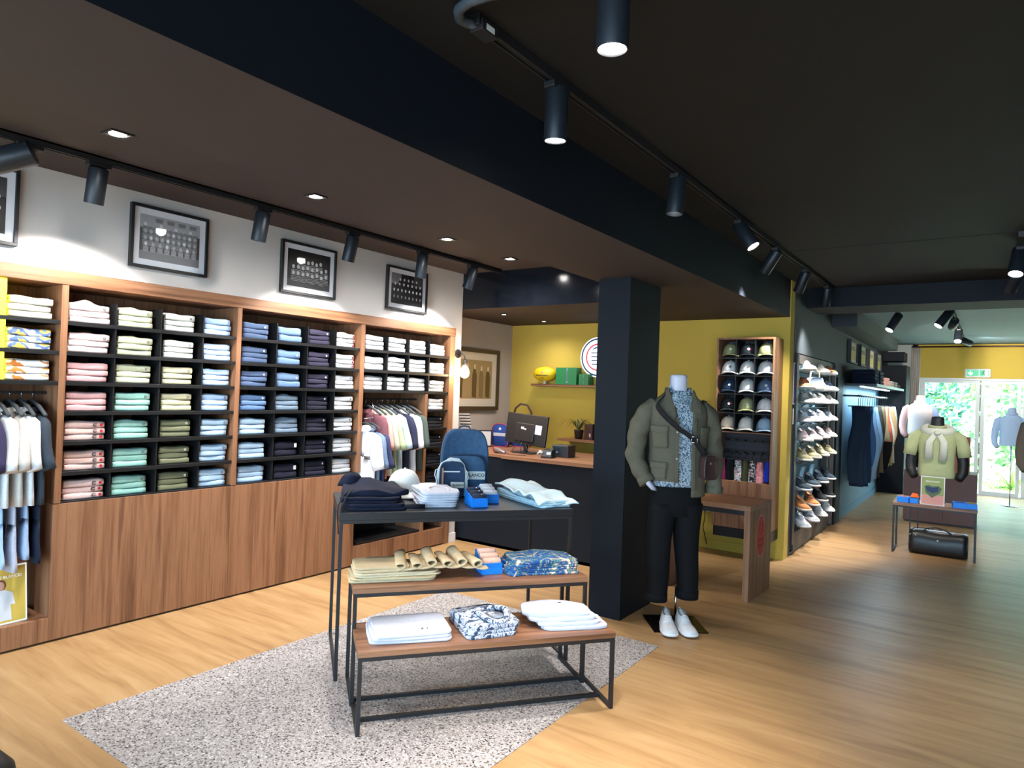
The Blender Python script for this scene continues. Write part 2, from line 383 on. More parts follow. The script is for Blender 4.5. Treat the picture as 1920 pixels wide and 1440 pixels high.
# ---------- folded shirts
SM = {}
def folded_profile(h, d, var):
    pts = []; r = h / 2
    tb = h * .30
    for i in range(11):
        a = -pi / 2 + pi * i / 10; c_, s_ = cos(a), sin(a); pts.append((-r + r * abs(c_) ** .5 - .004, r + r * abs(s_) ** .62 * (1 if s_ > 0 else -1)))
    outer = [(-d, 0)] + pts + [(-d, h)]
    ri = r - tb
    inner = [(-d, h - tb)] + [(-r - .004 + ri * cos(a), r + ri * sin(a)) for a in [pi / 2 - pi * i / 5 for i in range(6)]] + [(-d, tb)]
    return outer + inner
def folded_mesh(w, h, d, colkey, m, seed, collar):
    k = (round(w, 3), round(h, 3), colkey, seed, collar)
    if k in SM: return SM[k]
    mb = MB(); R = random.Random(seed * 17 + 3)
    for prof, dx in ((folded_profile(h, d, 0), 0), (folded_profile(h * .34, d, 0), -h * .38)):
        rings = []; nS = 9; z0 = 0 if dx == 0 else h * .33
        for j in range(nS):
            t = j / (nS - 1); y = (t - .5) * w; ring = []
            for (x, z) in prof:
                zz = z + z0
                bul = 0
                if collar and z0 == 0 and z > h * .6: bul = collar * exp(-((t - .42) / .16) ** 2) * (1 if x > -.16 else .6)
                wv = .06 * h * sin(3.1 * t * 2 + seed) * (z / h) + (R.random() - .5) * h * .05 * (1 if z > 0 else 0)
                edge = (abs(t - .5) * 2) ** 6 * h * .12 * (z / h - .3)
                ring.append((x + dx + .003 * sin(5 * t + seed * 2), y + (.004 if dx else 0) * (1 - 2 * t), zz + bul + wv - edge))
            rings.append(ring)
        mb.rings(rings, True)
    me = mb.mesh('folded_shirt', m, True)
    bm = bmesh.new(); bm.from_mesh(me); bmesh.ops.recalc_face_normals(bm, faces=bm.faces)
    for f in bm.faces:
        if len(f.verts) > 6: f.smooth = False
    bm.to_mesh(me); bm.free()
    SM[k] = me; return me
BADGE = MB().disc((0, 0, 0), (1, 0, 0), .0075, 14).prism([(0.0006, .0075 * cos(a) * .45, .0075 * sin(a) * .45) for a in [2 * pi * i / 10 for i in range(10)]], (.0005, 0, 0), 1)
BADGE_W = BADGE.mesh('badge', [plain((225, 225, 225), .5), plain((120, 120, 130), .5)])
BADGE_D = BADGE.mesh('badge', [plain((70, 66, 66), .5), plain((190, 190, 190), .5)])
_l = MB()
for a0, r_ in ((.3, .011), (.9, .0065)):
    _l.tube([(0, r_ * cos(a), r_ * sin(a)) for a in [a0 + (2 * pi - .9) * i / 12 for i in range(13)]], .0018, 5)
LOGO_G = _l.mesh('logo', plain((96, 86, 88), .6))
LOGO_R = MB().disc((0, 0, 0), (1, 0, 0), .0085, 14).mesh('logo', plain((196, 30, 48), .6))
TAGM = MB().box(-.0005, .0008, -.011, .011, -.015, .015).mesh('price_tag', plain((226, 226, 226), .6))
ORD = ['top', 'second', 'third', 'fourth', 'fifth', 'sixth', 'seventh', 'eighth', 'ninth']
POS = {3: ['bottom', 'middle', 'top'], 2: ['lower', 'upper']}
def stack(y, z, w, n, h, m, ck, cname, where, mark=None, collar=0, x=XF - .034, d=.23, kind='shirt'):
    for i in range(n):
        hh = round(h * (1.14 if i == n - 1 else .94), 4); cl = collar if i == n - 1 else 0
        me = folded_mesh(w, hh, d, ck, m, rnd.randrange(3), cl)
        o = obj('folded_shirt', me, None, (x + rnd.uniform(-.006, .003), y + rnd.uniform(-.004, .004), z + i * h * .945), rnd.uniform(-.012, .012))
        tag(o, f'{POS[n][i]} {cname} folded {kind} of stack, {where}', 'folded shirt', 'folded shirts on the walnut shelving')
        if mark == 'logo':
            obj('logo', LOGO_G, o, (.0005, w * .24, h * .5)); obj('logo', LOGO_R, o, (.0005, w * .40, h * .5))
        elif mark == 'red':
            obj('logo', LOGO_R, o, (.0005, w * .42, h * .5))
        elif mark == 'tag' and i == n - 1: obj('price_tag', TAGM, o, (.0012, w * .40, h * .55))
        elif mark and i == n - 1: obj('badge', BADGE_W if mark == 'w' else BADGE_D, o, (.0008, w * .36, h * .5))
def C(c, name=None): return fabric(c)
PAL = {'pale pink': (232, 206, 204), 'pink': (226, 176, 176), 'peach pink': (232, 196, 188), 'sage': (200, 203, 172), 'mint': (160, 208, 194),
       'cream': (206, 208, 200), 'beige': (196, 192, 160), 'olive': (122, 124, 96), 'pale blue': (176, 204, 240), 'sky blue': (186, 214, 240),
       'slate blue': (84, 102, 134), 'steel blue': (118, 146, 184), 'plum navy': (58, 54, 74), 'navy': (38, 38, 54), 'white': (214, 216, 220),
       'denim blue': (98, 128, 172), 'grey blue': (128, 148, 168), 'black': (34, 34, 40)}
def col(bay, y, w, specs, bayname, colname):
    for i, sp in enumerate(specs):
        cn, n, mark, collar = sp; h = .037 if n == 3 else .052
        stack(y, ZR[i] + .001, w, n, h, fabric(PAL[cn]), cn, cn, f'{ORD[i]} shelf, {colname} column, {bayname} bay', mark, collar)
P3 = lambda c, m='d', col_=0: (c, 3, m, col_)
col(1, 1.802, .212, [P3('pale pink', 'd', .022), P3('pale pink', 'd', .008), P3('pink', None), P3('pink', None), P3('peach pink', 'logo'), P3('peach pink', 'logo'), P3('peach pink', 'logo')], 'left', 'first')
col(1, 2.062, .200, [P3('sage', 'd', .012), P3('sage', 'd', .008), P3('sage', 'd', .007), P3('mint'), P3('mint', 'd', .005), P3('mint'), P3('mint')], 'left', 'second')
col(1, 2.335, .192, [P3('cream'), P3('cream'), P3('beige'), P3('beige'), P3('olive', 'w'), P3('olive', 'w'), P3('olive', 'w')], 'left', 'third')
col(1, 2.600, .190, [P3('pale blue', None), P3('pale blue', None), P3('pale blue', None), P3('pale blue'), P3('sky blue'), P3('sky blue'), P3('sky blue')], 'left', 'fourth')
T2 = lambda c, m='tag': (c, 2, m, 0)
col(2, 2.895, .200, [P3('slate blue', 'w'), P3('slate blue', 'w'), P3('slate blue', 'w'), P3('denim blue', 'w'), P3('sky blue', 'w', .006), P3('sky blue', 'w', .004), P3('sky blue', 'w')], 'middle', 'first')
col(2, 3.182, .198, [T2('steel blue', 'w'), T2('steel blue', 'w'), T2('steel blue', 'w'), P3('grey blue', None, .012), P3('grey blue', None, .012), T2('navy'), T2('navy')], 'middle', 'second')
col(2, 3.455, .195, [P3('plum navy', 'w')] * 3 + [P3('navy', 'w')] * 4, 'middle', 'third')
col(2, 3.716, .195, [P3('white', 'red', .006), P3('white', 'red')] + [P3('white')] * 5, 'middle', 'fourth')
for k, (yy, cn) in enumerate([(4.035, 'first'), (4.300, 'second'), (4.567, 'third')]):
    for i in range(3):
        n = 2 if (k == 0 and i == 1) else 3
        stack(yy, ZR[i] + .001, .212, n, .040 if n == 3 else .055, fabric(PAL['white']), 'white', 'white', f'{ORD[i]} shelf, {cn} column, right bay', 'd', .005 if k == 1 else 0)
for i, z in enumerate([1.802, 1.630, 1.460, 1.290, 1.12, .948, .78, .61, .44, .27, .166]):
    cn = 'white' if i < 4 else 'black'
    if i == 10: break
    stack(4.845, z + .001, .20, 3, .034, fabric(PAL[cn]), cn, cn, f'{(ORD + ["tenth"])[i]} shelf, end column, right bay', 'w' if i > 3 else 'd')
# printed tees on the far left bay
PR = [pattern('tee1', [(0, (214, 208, 190)), (.60, (214, 208, 190)), (.66, (70, 80, 140)), (.72, (214, 208, 190)), (.80, (200, 90, 80)), (.84, (214, 208, 190))], 9, 'noise'),
      pattern('tee2', [(0, (222, 222, 214)), (.42, (222, 222, 214)), (.47, (96, 120, 172)), (.56, (228, 190, 90)), (.66, (120, 160, 180))], 11, 'noise'),
      pattern('tee3', [(0, (232, 232, 232)), (.50, (232, 232, 232)), (.56, (214, 130, 60)), (.62, (236, 236, 236)), (.70, (204, 80, 96))], 9, 'noise')]
for i, (m, nm) in enumerate(zip(PR, ('cream printed', 'blue and yellow printed', 'white and orange printed'))):
    stack(1.500, ZR[i] + .001, .205, 3, .038, m, nm, nm, f'{ORD[i]} shelf of bay at frame edge', None, 0, kind='tee')

# ---------- hangers and hanging garments
HK = MB().tube([(0, 0, 0.02), (.014, 0, .034), (.010, 0, .052), (-.006, 0, .058), (-.016, 0, .048), (-.015, 0, .038)][::-1] + [(0, 0, 0)], .0022, 6).mesh('hook', CHROME, True)
_h = MB()
_h.rings([[(x, .012 * cos(a) * s_, z + .011 * sin(a) * s2) for a in [2 * pi * i / 8 for i in range(8)]] for x, z, s_, s2 in ((-.205, -.075, .9, 1), (-.12, -.032, 1, 1), (-.04, -.006, .8, 1.2), (0, 0, .8, 1.4), (.04, -.006, .8, 1.2), (.12, -.032, 1, 1), (.205, -.075, .9, 1))])
HB = _h.mesh('hanger_body', plain((58, 60, 63), .7, name='grey_plastic'), True)
def hanger(loc, rz, label, group, s=1.0):
    t = thing('clothes_hanger', label, 'hanger', loc, rz, group); t.scale = (s, s, s)
    obj('hook', HK, t); obj('hanger_body', HB, t); return t
def shirt_mesh(w, hgt, th, sleeve, seed, m, slen=None, collar=True, flare=1.0):
    mb = MB(); R = random.Random(seed); N = 28; rings = []
    levels = [(-hgt, .47 * flare), (-hgt * .9, .465 * flare), (-hgt * .75, .455), (-hgt * .6, .45), (-hgt * .45, .445), (-.30, .44), (-.22, .44), (-.16, .445), (-.125, .44), (-.105, .38), (-.085, .28), (-.065, .16), (-.055, .12), (-.045, .115)]
    for z, hw in levels:
        r = []
        for i in range(N):
            a = 2 * pi * i / N; cx_ = cos(a); sy_ = sin(a)
            X_ = w * hw * (abs(cx_) ** .7) * (1 if cx_ > 0 else -1)
            low = min(1, (-z) / hgt)
            t_ = th * (.55 + .8 * low) if z < -.13 else th * .7
            Y_ = t_ * (abs(sy_) ** .8) * (1 if sy_ > 0 else -1)
            f = low * .22 * th * sin(X_ * 40 + seed + z * 4) + .15 * th * sin(X_ * 19 - seed)
            r.append((X_, Y_ + f, z))
        rings.append(r)
    mb.rings(rings, True)
    if collar:
        mb.rings([[(.058 * k_ * cos(a), .030 * k_ * sin(a), z + .01 * sin(a)) for a in [2 * pi * i / 14 for i in range(14)]] for z, k_ in ((-.06, 1.15), (-.035, 1.05), (-.030, 1.0), (-.05, .92))], False)
    if sleeve:
        L = slen or (.24 if sleeve == 'short' else .58)
        for sg in (-1, 1):
            P = [(sg * w * .22, 0, -.085), (sg * w * .33, .0, -.112)]; Rr = [.018, .045]
            for j in range(7):
                t = j / 6
                P.append((sg * (w * .40 + (.07 if sleeve == 'short' else .09) * t - (.05 * t * t if sleeve != 'short' else 0)), .01 * sin(3 * t + seed), -.135 - L * t))
                Rr.append((.070 - .010 * t if sleeve == 'short' else .066 - .026 * t) * (.93 if j == 0 else 1) * (1 + .05 * sin(seed * 2 + 5 * t)))
            mb.tube(P, Rr, 12, True, flat=.55 if sleeve == 'short' else .7, up=(0, 1, 0))
    me = mb.mesh('shirt', m, True)
    bm = bmesh.new(); bm.from_mesh(me); bmesh.ops.recalc_face_normals(bm, faces=bm.faces); bm.to_mesh(me); bm.free()
    return me
def hang(name, label, cat, loc, me, group, tilt=0.0, hg='plain', s=1.0, rz=0.0):
    o = obj(name, me, None, loc, rz); o.scale = (s, s, s); tag(o, label, cat, group); return o
RX = XF + (XB - XF) * .45
for i, (y, c, nm, sl) in enumerate([(1.335, (58, 52, 84), 'dark purple', 'short'), (1.395, (236, 238, 240), 'bright white', 'short'), (1.455, (206, 198, 190), 'pale stone', 'short'), (1.51, (222, 226, 230), 'off white', 'short'), (1.565, (54, 62, 72), 'charcoal', 'short'), (1.275, (120, 150, 200), 'light blue', 'short')]):
    hanger((RX, y, 1.345), 0, f'grey hanger carrying the {nm} tee on the left rail', 'hangers on the left rail', .95)
    hang('hanging_tee', f'{nm} tee hanging on the left rail' + (', nearest the walnut post' if i == 4 else ''), 'tee', (RX, y, 1.345), shirt_mesh(.44, .56, .020, sl, i, fabric(c), .23), 'tees on the left rail')
    c2 = [(90, 110, 170), (176, 206, 240), (188, 190, 204), (158, 180, 214), (24, 34, 54), (150, 150, 160)][i]; n2 = ['mid blue', 'ice blue', 'lilac grey', 'steel blue', 'midnight', 'grey'][i]
    hang('hanging_shorts', f'{n2} garment hanging below the {nm} tee on the left rail', 'garment', (RX + .02, y + .004, .89), shirt_mesh(.30, .40 + .03 * (i % 3), .018, None, i + 9, fabric(c2), collar=False, flare=1.15), 'lower garments on the left rail')
RX3 = XF + (XB - XF) * .35
G3 = [(4.03, (122, 76, 84), 'mauve', .62), (4.09, (226, 160, 150), 'salmon pink', .62), (4.16, (196, 202, 178), 'sage grey', .60), (4.22, (190, 206, 160), 'light green', .60), (4.29, (198, 222, 232), 'ice blue', .58), (4.37, (46, 46, 70), 'navy', .60), (4.45, (230, 232, 238), 'white', .62), (4.53, (70, 80, 74), 'dark green', .58)]
for i, (y, c, nm, hg) in enumerate(G3):
    hanger((RX3, y, 1.330), 0, f'grey hanger carrying the {nm} polo on the right bay rail', 'hangers on the right rail', .95)
    hang('hanging_polo', f'{nm} polo hanging on the right bay rail', 'polo shirt', (RX3, y, 1.330), shirt_mesh(.46, hg, .022, 'short', i + 20, fabric(c)), 'polos on the right bay rail')
for i, (y, c, nm) in enumerate([(3.955, (236, 238, 244), 'white'), (4.01, (112, 132, 160), 'blue grey'), (4.065, (54, 58, 92), 'indigo')]):
    hanger((XF + .0, y - .03, 1.185), .0, f'hanger carrying the {nm} tee hung low at the front of the right bay', 'hangers on the low front arm', .66)
    hang('hanging_tee', f'{nm} tee hung low at the front of the right bay', 'tee', (XF + .0, y - .03, 1.185), shirt_mesh(.30, .60, .022, 'short', i + 40, fabric(c)), 'tees on the low front arm')
a = MB(); a.tube([(XF - .08, 4.055, 1.383), (XF - .04, 4.055, 1.30), (XF, 4.05, 1.226), (XF, 3.91, 1.221)], .004, 6)
tag(a.build('front_arm', CHROME, smooth=True), 'chrome front arm holding three low tees in the right bay', 'clothes arm')
# ================================================================== LIGHTS AND TRACKS
LENS = emis((255, 250, 240), 9.0, 'lamp_lens'); LENSD = plain((60, 60, 64), .3, name='lamp_off')
def downlight(x, y, z, label, s=1.0, power=48, ang=168):
    t = thing('ceiling_downlight', label, 'ceiling light', (x, y, z), 0, 'recessed downlights')
    mb = MB(); w = .052 * s; q = .040 * s
    for a in ((-w, w, -w, -q), (-w, w, q, w), (-w, -q, -q, q), (q, w, -q, q)): mb.box(a[0], a[1], a[2], a[3], -.007, 0)
    mb.build('frame', MBLACK, t, bevel=.001)
    MB().lathe([(.001, -.001), (.038 * s, -.001), (.038 * s, -.004), (.001, -.008)], n=20).build('lamp', LENS, t, True)
    spot('downlight_lamp', (x, y, z - .02), (x, y, 0), power, ang, 1.0, (1, .965, .93), .035)
for i, (x, y) in enumerate([(-3.35, 1.49), (-3.36, 2.634), (-3.395, 3.888), (-3.40, 4.72)]):
    downlight(x, y, 2.63, ['square downlight nearest the left frame edge', 'square downlight over the middle of the shelving', 'square downlight above the right end of the shelving', 'square downlight close to the black alcove front'][i])
for i, (x, y) in enumerate([(-4.108, 5.633), (-4.066, 6.332)]):
    downlight(x, y, 2.28, ['small alcove downlight nearer the framed print', 'small alcove downlight nearer the yellow wall'][i], .6, 14, 150)

def track(name, label, p0, p1, z, feeds=()):
    d = Vector((p1[0] - p0[0], p1[1] - p0[1], 0)); L = d.length; a = math.atan2(d.y, d.x)
    t = thing('lighting_track', label, 'lighting track', (p0[0], p0[1], z), a)
    mb = MB(); mb.box(0, L, -.018, -.010, -.034, 0); mb.box(0, L, .010, .018, -.034, 0); mb.box(0, L, -.018, .018, -.008, 0); mb.build('rail', MBLACK, t)
    MB().box(-.03, 0, -.02, .02, -.036, .0).build('end_cap', MBLACK, t, bevel=.002)
    MB().box(0.002, L, -.0045, -.003, -.030, -.008).box(0.002, L, .003, .0045, -.030, -.008).build('conductor', plain((120, 118, 112), .4, .8), t)
    for f_ in feeds: MB().box(f_ - .02, f_ + .02, .0185, .0225, -.014, -.004).build('clip', plain((190, 190, 190), .4), t)
    return t
track('t', 'long black lighting track above the walnut shelving', (-3.79, .3), (-3.79, 5.12), 2.63, (1.4, 2.5, 3.6, 4.1))
track('t', 'long black lighting track running down the aisle ceiling', (-1.295, 1.60), (-1.295, 7.28), 2.63, (.6, 1.7, 2.9, 3.4, 4.6))
track('t', 'black lighting track across the far room beside the ceiling beam', (-1.40, 8.62), (3.4, 8.62), 2.57, (.5, 1.1))
track('t', 'black lighting track at the right edge of the ceiling', (.14, 5.4), (.14, 7.2), 2.63)
track('t', 'short black track over the middle of the far room', (-.37, 9.0), (-.37, 13.6), 2.57)
track('t', 'short black track holding the spotlight near the top edge', (-.835, 1.64), (-.835, .3), 2.63)
def head(x, y, z, target, label, lit=True, L=.20, r=.047, power=60, ang=44, col_=(1, .92, .82), drop=.03, grp='black cylinder spotlights', body=SPOTB, blend=.45, rec=.004):
    """z = underside of the track"""
    t = thing('track_spotlight', label, 'spotlight', (x, y, z), 0, None)
    if grp: t['group'] = grp
    MB().box(-.022, .022, -.055, .055, -.022, 0).build('adapter', MBLACK, t, bevel=.003)
    piv = Vector((0, 0, -drop)); d = (Vector(target) - (Vector((x, y, z)) + piv)).normalized()
    MB().cyl((0, 0, -.02), (0, 0, -drop), .008).cyl((-.012, 0, -drop), (.012, 0, -drop), .012).build('joint', MBLACK, t, True)
    q = d.to_track_quat('Z', 'Y'); M_ = Matrix.Translation(piv + d * (L * .5 - .02)) @ q.to_matrix().to_4x4()
    mb = MB(); mb.T = M_; h = L / 2
    mb.lathe([(r * .3, -h), (r * .9, -h), (r, -h + .006), (r, h - .003), (r * .98, h), (r * .90, h), (r * .86, h - rec - .014), (r * .3, h - rec - .018)], n=28)
    b = mb.build('housing', body, t, True)
    es = b.modifiers.new('edges', 'EDGE_SPLIT'); es.split_angle = radians(40)
    mb = MB(); mb.T = M_; mb.lathe([(r * .03, h - rec - .008), (r * .84, h - rec - .008), (r * .84, h - rec), (r * .03, h - rec + .002)], n=24); mb.build('lens', LENS if lit else LENSD, b, True)
    if lit and power > 0:
        e = Vector((x, y, z)) + piv + d * (L + .01); spot('spot_beam', e, target, power, ang, blend, col_, .03)
    return t
TZ = 2.596
sh = [(1.29, (-4.2, .65, 2.2), 'angled spotlight on the shelving track cut by the left frame edge'), (1.60, (-4.10, 1.60, 1.3), 'spotlight hanging upright left of the rectangular team photo'),
      (2.57, (-4.02, 2.50, 1.2), 'spotlight between the two left team photos'), (3.31, (-4.10, 3.28, 1.3), 'spotlight just right of the striped team photo'),
      (4.05, (-3.95, 4.05, 1.2), 'spotlight overlapping the rightmost team photo'), (4.70, (-4.12, 4.55, 1.3), 'spotlight at the far end of the shelving track')]
for i, (y, tg, lb) in enumerate(sh):
    head(-3.79, y, TZ, tg, lb, power=(11, 38, 34, 38, 34, 40)[i], ang=(80, 128, 70, 118, 70, 120)[i], col_=(1, .975, .95), blend=.35, L=.185, drop=.045, rec=.05, r=.046 if i else .06)
# aisle track
ah = [(2.05, (-1.40, 2.2, 0), 'lit spotlight pointing down, nearest along the aisle track', True, 95, 70), (3.20, (-1.40, 3.05, 0.3), 'spotlight hanging upright, second along the aisle track', True, 85, 70),
      (4.22, (-.2, 4.1, .9), 'lit spotlight tilted to the right, third along the aisle track', True, 60, 50), (5.10, (-2.5, 5.6, .9), 'spotlight tilted to the left, fourth along the aisle track', True, 80, 50),
      (6.05, (-1.80, 6.42, 1.45), 'spotlight with a small pale label, fifth along the aisle track', True, 60, 70), (6.98, (-1.60, 7.75, .7), 'last spotlight at the far end of the aisle track', True, 105, 80)]
for y, tg, lb, lit, pw, an in ah: head(-1.295, y, TZ, tg, lb, lit, L=.185, r=.042, rec=.004 if y < 2.5 or y == 4.22 else .05, power=pw, ang=an, col_=(1, .95, .89), blend=1.0)
head(-.835, 1.585, TZ, (-.85, 1.62, 0), 'large lit spotlight cut by the top frame edge', True, L=.24, r=.043, power=150, ang=80, col_=(1, .95, .89), drop=-.03, blend=1)
head(.14, 5.75, TZ, (-.2, 4.6, .0), 'lit spotlight at the right frame edge', True, power=14, ang=90, blend=1)
head(.15, 6.6, TZ, (-.43, 8.2, .95), 'dark spotlight below the lit one at right frame edge, beam added', True, power=55, ang=56, rec=.05, blend=.9)  # unlit head given an added beam to brighten the polo bust
# far room
TF = 2.536
head(-.86, 8.62, TF, (-1.6, 7.8, .9), 'spotlight angled left towards the shoe display', True, power=150, ang=60, blend=.9, L=.22, col_=(.95, .97, 1.0), drop=.06)
head(-.38, 8.62, TF, (-1.5, 7.8, .7), 'nearest spotlight of the far cluster, angled left', True, power=110, ang=50, L=.22, col_=(.95, .97, 1.0))
head(-.37, 9.6, TF, (-1.12, 13.7, 1.3), 'second spotlight of the far cluster', True, power=110, ang=60)
head(-.37, 10.9, TF, (-.45, 9.5, .6), 'lit spotlight of the far cluster facing the camera', True, power=35, ang=44)
head(-.37, 12.3, TF, (.9, 14.0, 1.9), 'small farthest spotlight of the far cluster pointing right', True, power=70, ang=100, rec=.05, blend=1)
# flexible conduit feeding the aisle track
mb = MB(); pth = []
for i in range(37):
    t = i / 36; a = radians(200 - 165 * t)
    pth.append((-1.19 + .095 * cos(a) * .9 + .16 * max(0, t - .55), 1.57 + .075 * sin(a) - .0 * t, 2.598))
pth = [(-1.295, 1.60, 2.603), (-1.315, 1.565, 2.602), (-1.318, 1.53, 2.60), (-1.29, 1.49, 2.60), (-1.24, 1.475, 2.60), (-1.17, 1.48, 2.60), (-1.10, 1.50, 2.60), (-.9, 1.47, 2.60), (-.7, 1.42, 2.60)]
P = []; R_ = []
V = [Vector(p) for p in pth]
for i in range(len(V) - 1):
    for k in range(12): P.append(V[i].lerp(V[i + 1], k / 12)); R_.append(.016 if k % 2 else .0135)
# smooth
for _ in range(6): P = [P[0]] + [(P[i - 1] + P[i] * 2 + P[i + 1]) / 4 for i in range(1, len(P) - 1)] + [P[-1]]
mb.tube(P, R_, 10)
t = thing('flexible_conduit', 'ribbed grey conduit feeding the start of the aisle track', 'conduit', (0, 0, 0)); t.location = (-1.29, 1.6, 2.60)
mb.T = None
for i in range(len(mb.v)): mb.v[i] = mb.v[i] - Vector((-1.29, 1.6, 2.60))
mb.build('hose', plain((62, 72, 82), .5, name='grey_conduit'), t, True)
MB().box(-.03, .02, -.02, .06, -.018, .016).build('connector', MBLACK, t, bevel=.003)
MB().box(.0201, .0208, .0, .04, -.012, .006).build('label_sticker', plain((210, 210, 210), .5), t)

# ================================================================== FRAMED PHOTOGRAPHS
GR = [plain((v, v, v + 3), .35, name='photo_print') for v in (24, 70, 120, 165, 210)]
for g_ in GR:
    b_ = g_.node_tree.nodes['Principled BSDF']; b_.inputs['Coat Weight'].default_value = 1.0; b_.inputs['Coat Roughness'].default_value = 0.02
def frame(name, label, X0, y0, y1, z0, z1, draw, fw=.018, mat_w=.038, depth=.03, fm=MBLACK, mw=(222, 222, 228), bg_=None, grp=None):
    """on a wall facing +X at X0"""
    t = thing(name, label, 'framed picture', (X0, (y0 + y1) / 2, (z0 + z1) / 2), 0, grp)
    hw, hh = (y1 - y0) / 2, (z1 - z0) / 2
    mb = MB()
    for a in ((-hw, hw, hh - fw, hh), (-hw, hw, -hh, -hh + fw), (-hw, -hw + fw, -hh + fw, hh - fw), (hw - fw, hw, -hh + fw, hh - fw)): mb.box(0, depth, *a)
    mb.build('frame', fm, t, bevel=.0015)
    MNT = MB().box(.002, depth * .55, -hw + fw, hw - fw, -hh + fw, hh - fw).build('mount', plain(mw, .25, spec=.6), t)
    pw, ph = hw - fw - mat_w, hh - fw - mat_w
    mo = bpy.data.objects[t.name].children[-1] if False else MNT; mb = MB(); x = depth * .55 + .0006; mb.box(depth * .5, x, -pw, pw, -ph, ph, 0); draw(mb, x + .0005, pw, ph)
    mb.build('photograph', bg_ or GR, mo)
    return t
def figs(mb, x, cy, cz, s, head_m, body_m, stripes=None, legs=True):
    """a tiny seated or standing figure drawn as flat patches"""
    w = .5 * s
    mb.poly([(x, cy - w * .8, cz - s * .9), (x, cy + w * .8, cz - s * .9), (x, cy + w * .9, cz - .1 * s), (x, cy + w * .45, cz + .15 * s), (x, cy - w * .45, cz + .15 * s), (x, cy - w * .9, cz - .1 * s)], body_m)
    if stripes is not None:
        for k in range(4):
            zz = cz - s * (.05 + k * .22); mb.poly([(x + .0004, cy - w * .85, zz - .09 * s), (x + .0004, cy + w * .85, zz - .09 * s), (x + .0004, cy + w * .85, zz), (x + .0004, cy - w * .85, zz)], stripes)
    mb.poly([(x + .0005, cy + .26 * s * cos(a), cz + .42 * s + .32 * s * sin(a)) for a in [2 * pi * i / 8 for i in range(8)]], head_m)
def team1(mb, x, pw, ph):
    mb.poly([(x, -pw, ph * .35), (x, pw, ph * .35), (x, pw, ph), (x, -pw, ph)], 3)
    for k in range(4): y = -pw * .5 + k * pw * .38; mb.poly([(x + .0003, y, ph * .72), (x + .0003, y + pw * .22, ph * .72), (x + .0003, y + pw * .24, ph * .9), (x + .0003, y - pw * .02, ph * .9)], 2)
    mb.poly([(x, -pw, -ph), (x, pw, -ph), (x, pw, -ph * .62), (x, -pw, -ph * .62)], 2)
    mb.poly([(x + .0002, -pw, -ph * .62), (x + .0002, pw, -ph * .62), (x + .0002, pw, ph * .40), (x + .0002, -pw, ph * .40)], 1)
    for row, (n, z) in enumerate([(11, .45), (10, .16), (10, -.14), (8, -.42)]):
        for i in range(n): figs(mb, x + .0006 * (row + 1), -pw * .92 + pw * 1.84 * (i + .5) / n, ph * z, pw * .20, 3 if (i + row) % 3 else 4, 0, 3 if row == 3 else None)
def team2(mb, x, pw, ph):
    mb.poly([(x, -pw, -ph), (x, pw, -ph), (x, pw, -ph * .6), (x, -pw, -ph * .6)], 1)
    for row, (n, z, a, b) in enumerate([(6, .25, -.55, .62), (8, -.08, -.85, .9), (8, -.42, -.85, .9)]):
        for i in range(n): figs(mb, x + .0006 * (row + 1), pw * (a + (b - a) * (i + .5) / n), ph * (z + .06 * sin(i * 3)), pw * .25, 4, 0, 3)
def team3(mb, x, pw, ph):
    mb.poly([(x, -pw, ph * .3), (x, -pw * .4, ph * .3), (x, -pw * .4, ph), (x, -pw, ph)], 2); mb.poly([(x, pw * .4, ph * .3), (x, pw, ph * .3), (x, pw, ph), (x, pw * .4, ph)], 1)
    for row, (n, z, a, b) in enumerate([(5, .5, -.6, .7), (7, .18, -.9, .95), (8, -.22, -.95, .95)]):
        for i in range(n):
            figs(mb, x + .0006 * (row + 1), pw * (a + (b - a) * (i + .5) / n), ph * z, pw * .21, 4, 0)
            if row == 2: yy = pw * (a + (b - a) * (i + .5) / n); mb.poly([(x + .003, yy - .008, ph * -.45), (x + .003, yy + .008, ph * -.45), (x + .003, yy + .006, ph * -.62), (x + .003, yy - .006, ph * -.62)], 3)
WX = -4.28
FG = 'black framed team photographs'
frame('framed_photograph', 'framed team photo with four rows of players before a pale wall', WX, 1.990, 2.484, 2.171, 2.558, team1, grp=FG, bg_=[GR[2]] + GR[1:])
frame('framed_photograph', 'framed photo of seated players in striped jerseys on black', WX, 3.056, 3.562, 2.163, 2.551, team2, grp=FG)
frame('framed_photograph', 'rightmost framed team photo, partly behind a spotlight', WX, 4.119, 4.626, 2.167, 2.545, team3, grp=FG)
frame('framed_photograph', 'framed team photo cut by the left frame edge', WX, .90, 1.414, 2.172, 2.58, team3, grp=FG)
SEP = [plain(c, .3) for c in ((150, 126, 88), (88, 68, 42), (196, 176, 140), (120, 98, 66))]
def sepia(mb, x, pw, ph):
    R = random.Random(3)
    for i in range(7):
        y = -pw * .8 + i * pw * .27; h = ph * (.75 + .2 * R.random())
        mb.poly([(x + .0004 * i, y - .035, -ph * .9), (x + .0004 * i, y + .04, -ph * .95), (x + .0004 * i, y + .045, h * .2), (x + .0004 * i, y + .02, h * .6), (x + .0004 * i, y - .02, h * .62), (x + .0004 * i, y - .04, h * .2)], (1, 3, 1, 0)[i % 4])
        mb.poly([(x + .003 + .0001 * i, y + .018 * cos(a), h * .75 + .03 * sin(a)) for a in [2 * pi * k / 10 for k in range(10)]], 2)
frame('framed_print', 'large brown framed sepia print on the beige alcove wall', -4.75, 5.25, 6.42, 1.26, 1.955, sepia, fw=.045, mat_w=.085, depth=.035, fm=plain((62, 46, 32), .4), mw=(196, 184, 168), bg_=SEP)
YB = [plain(c, .35) for c in ((206, 196, 120), (120, 128, 120), (228, 228, 220), (196, 186, 90))]
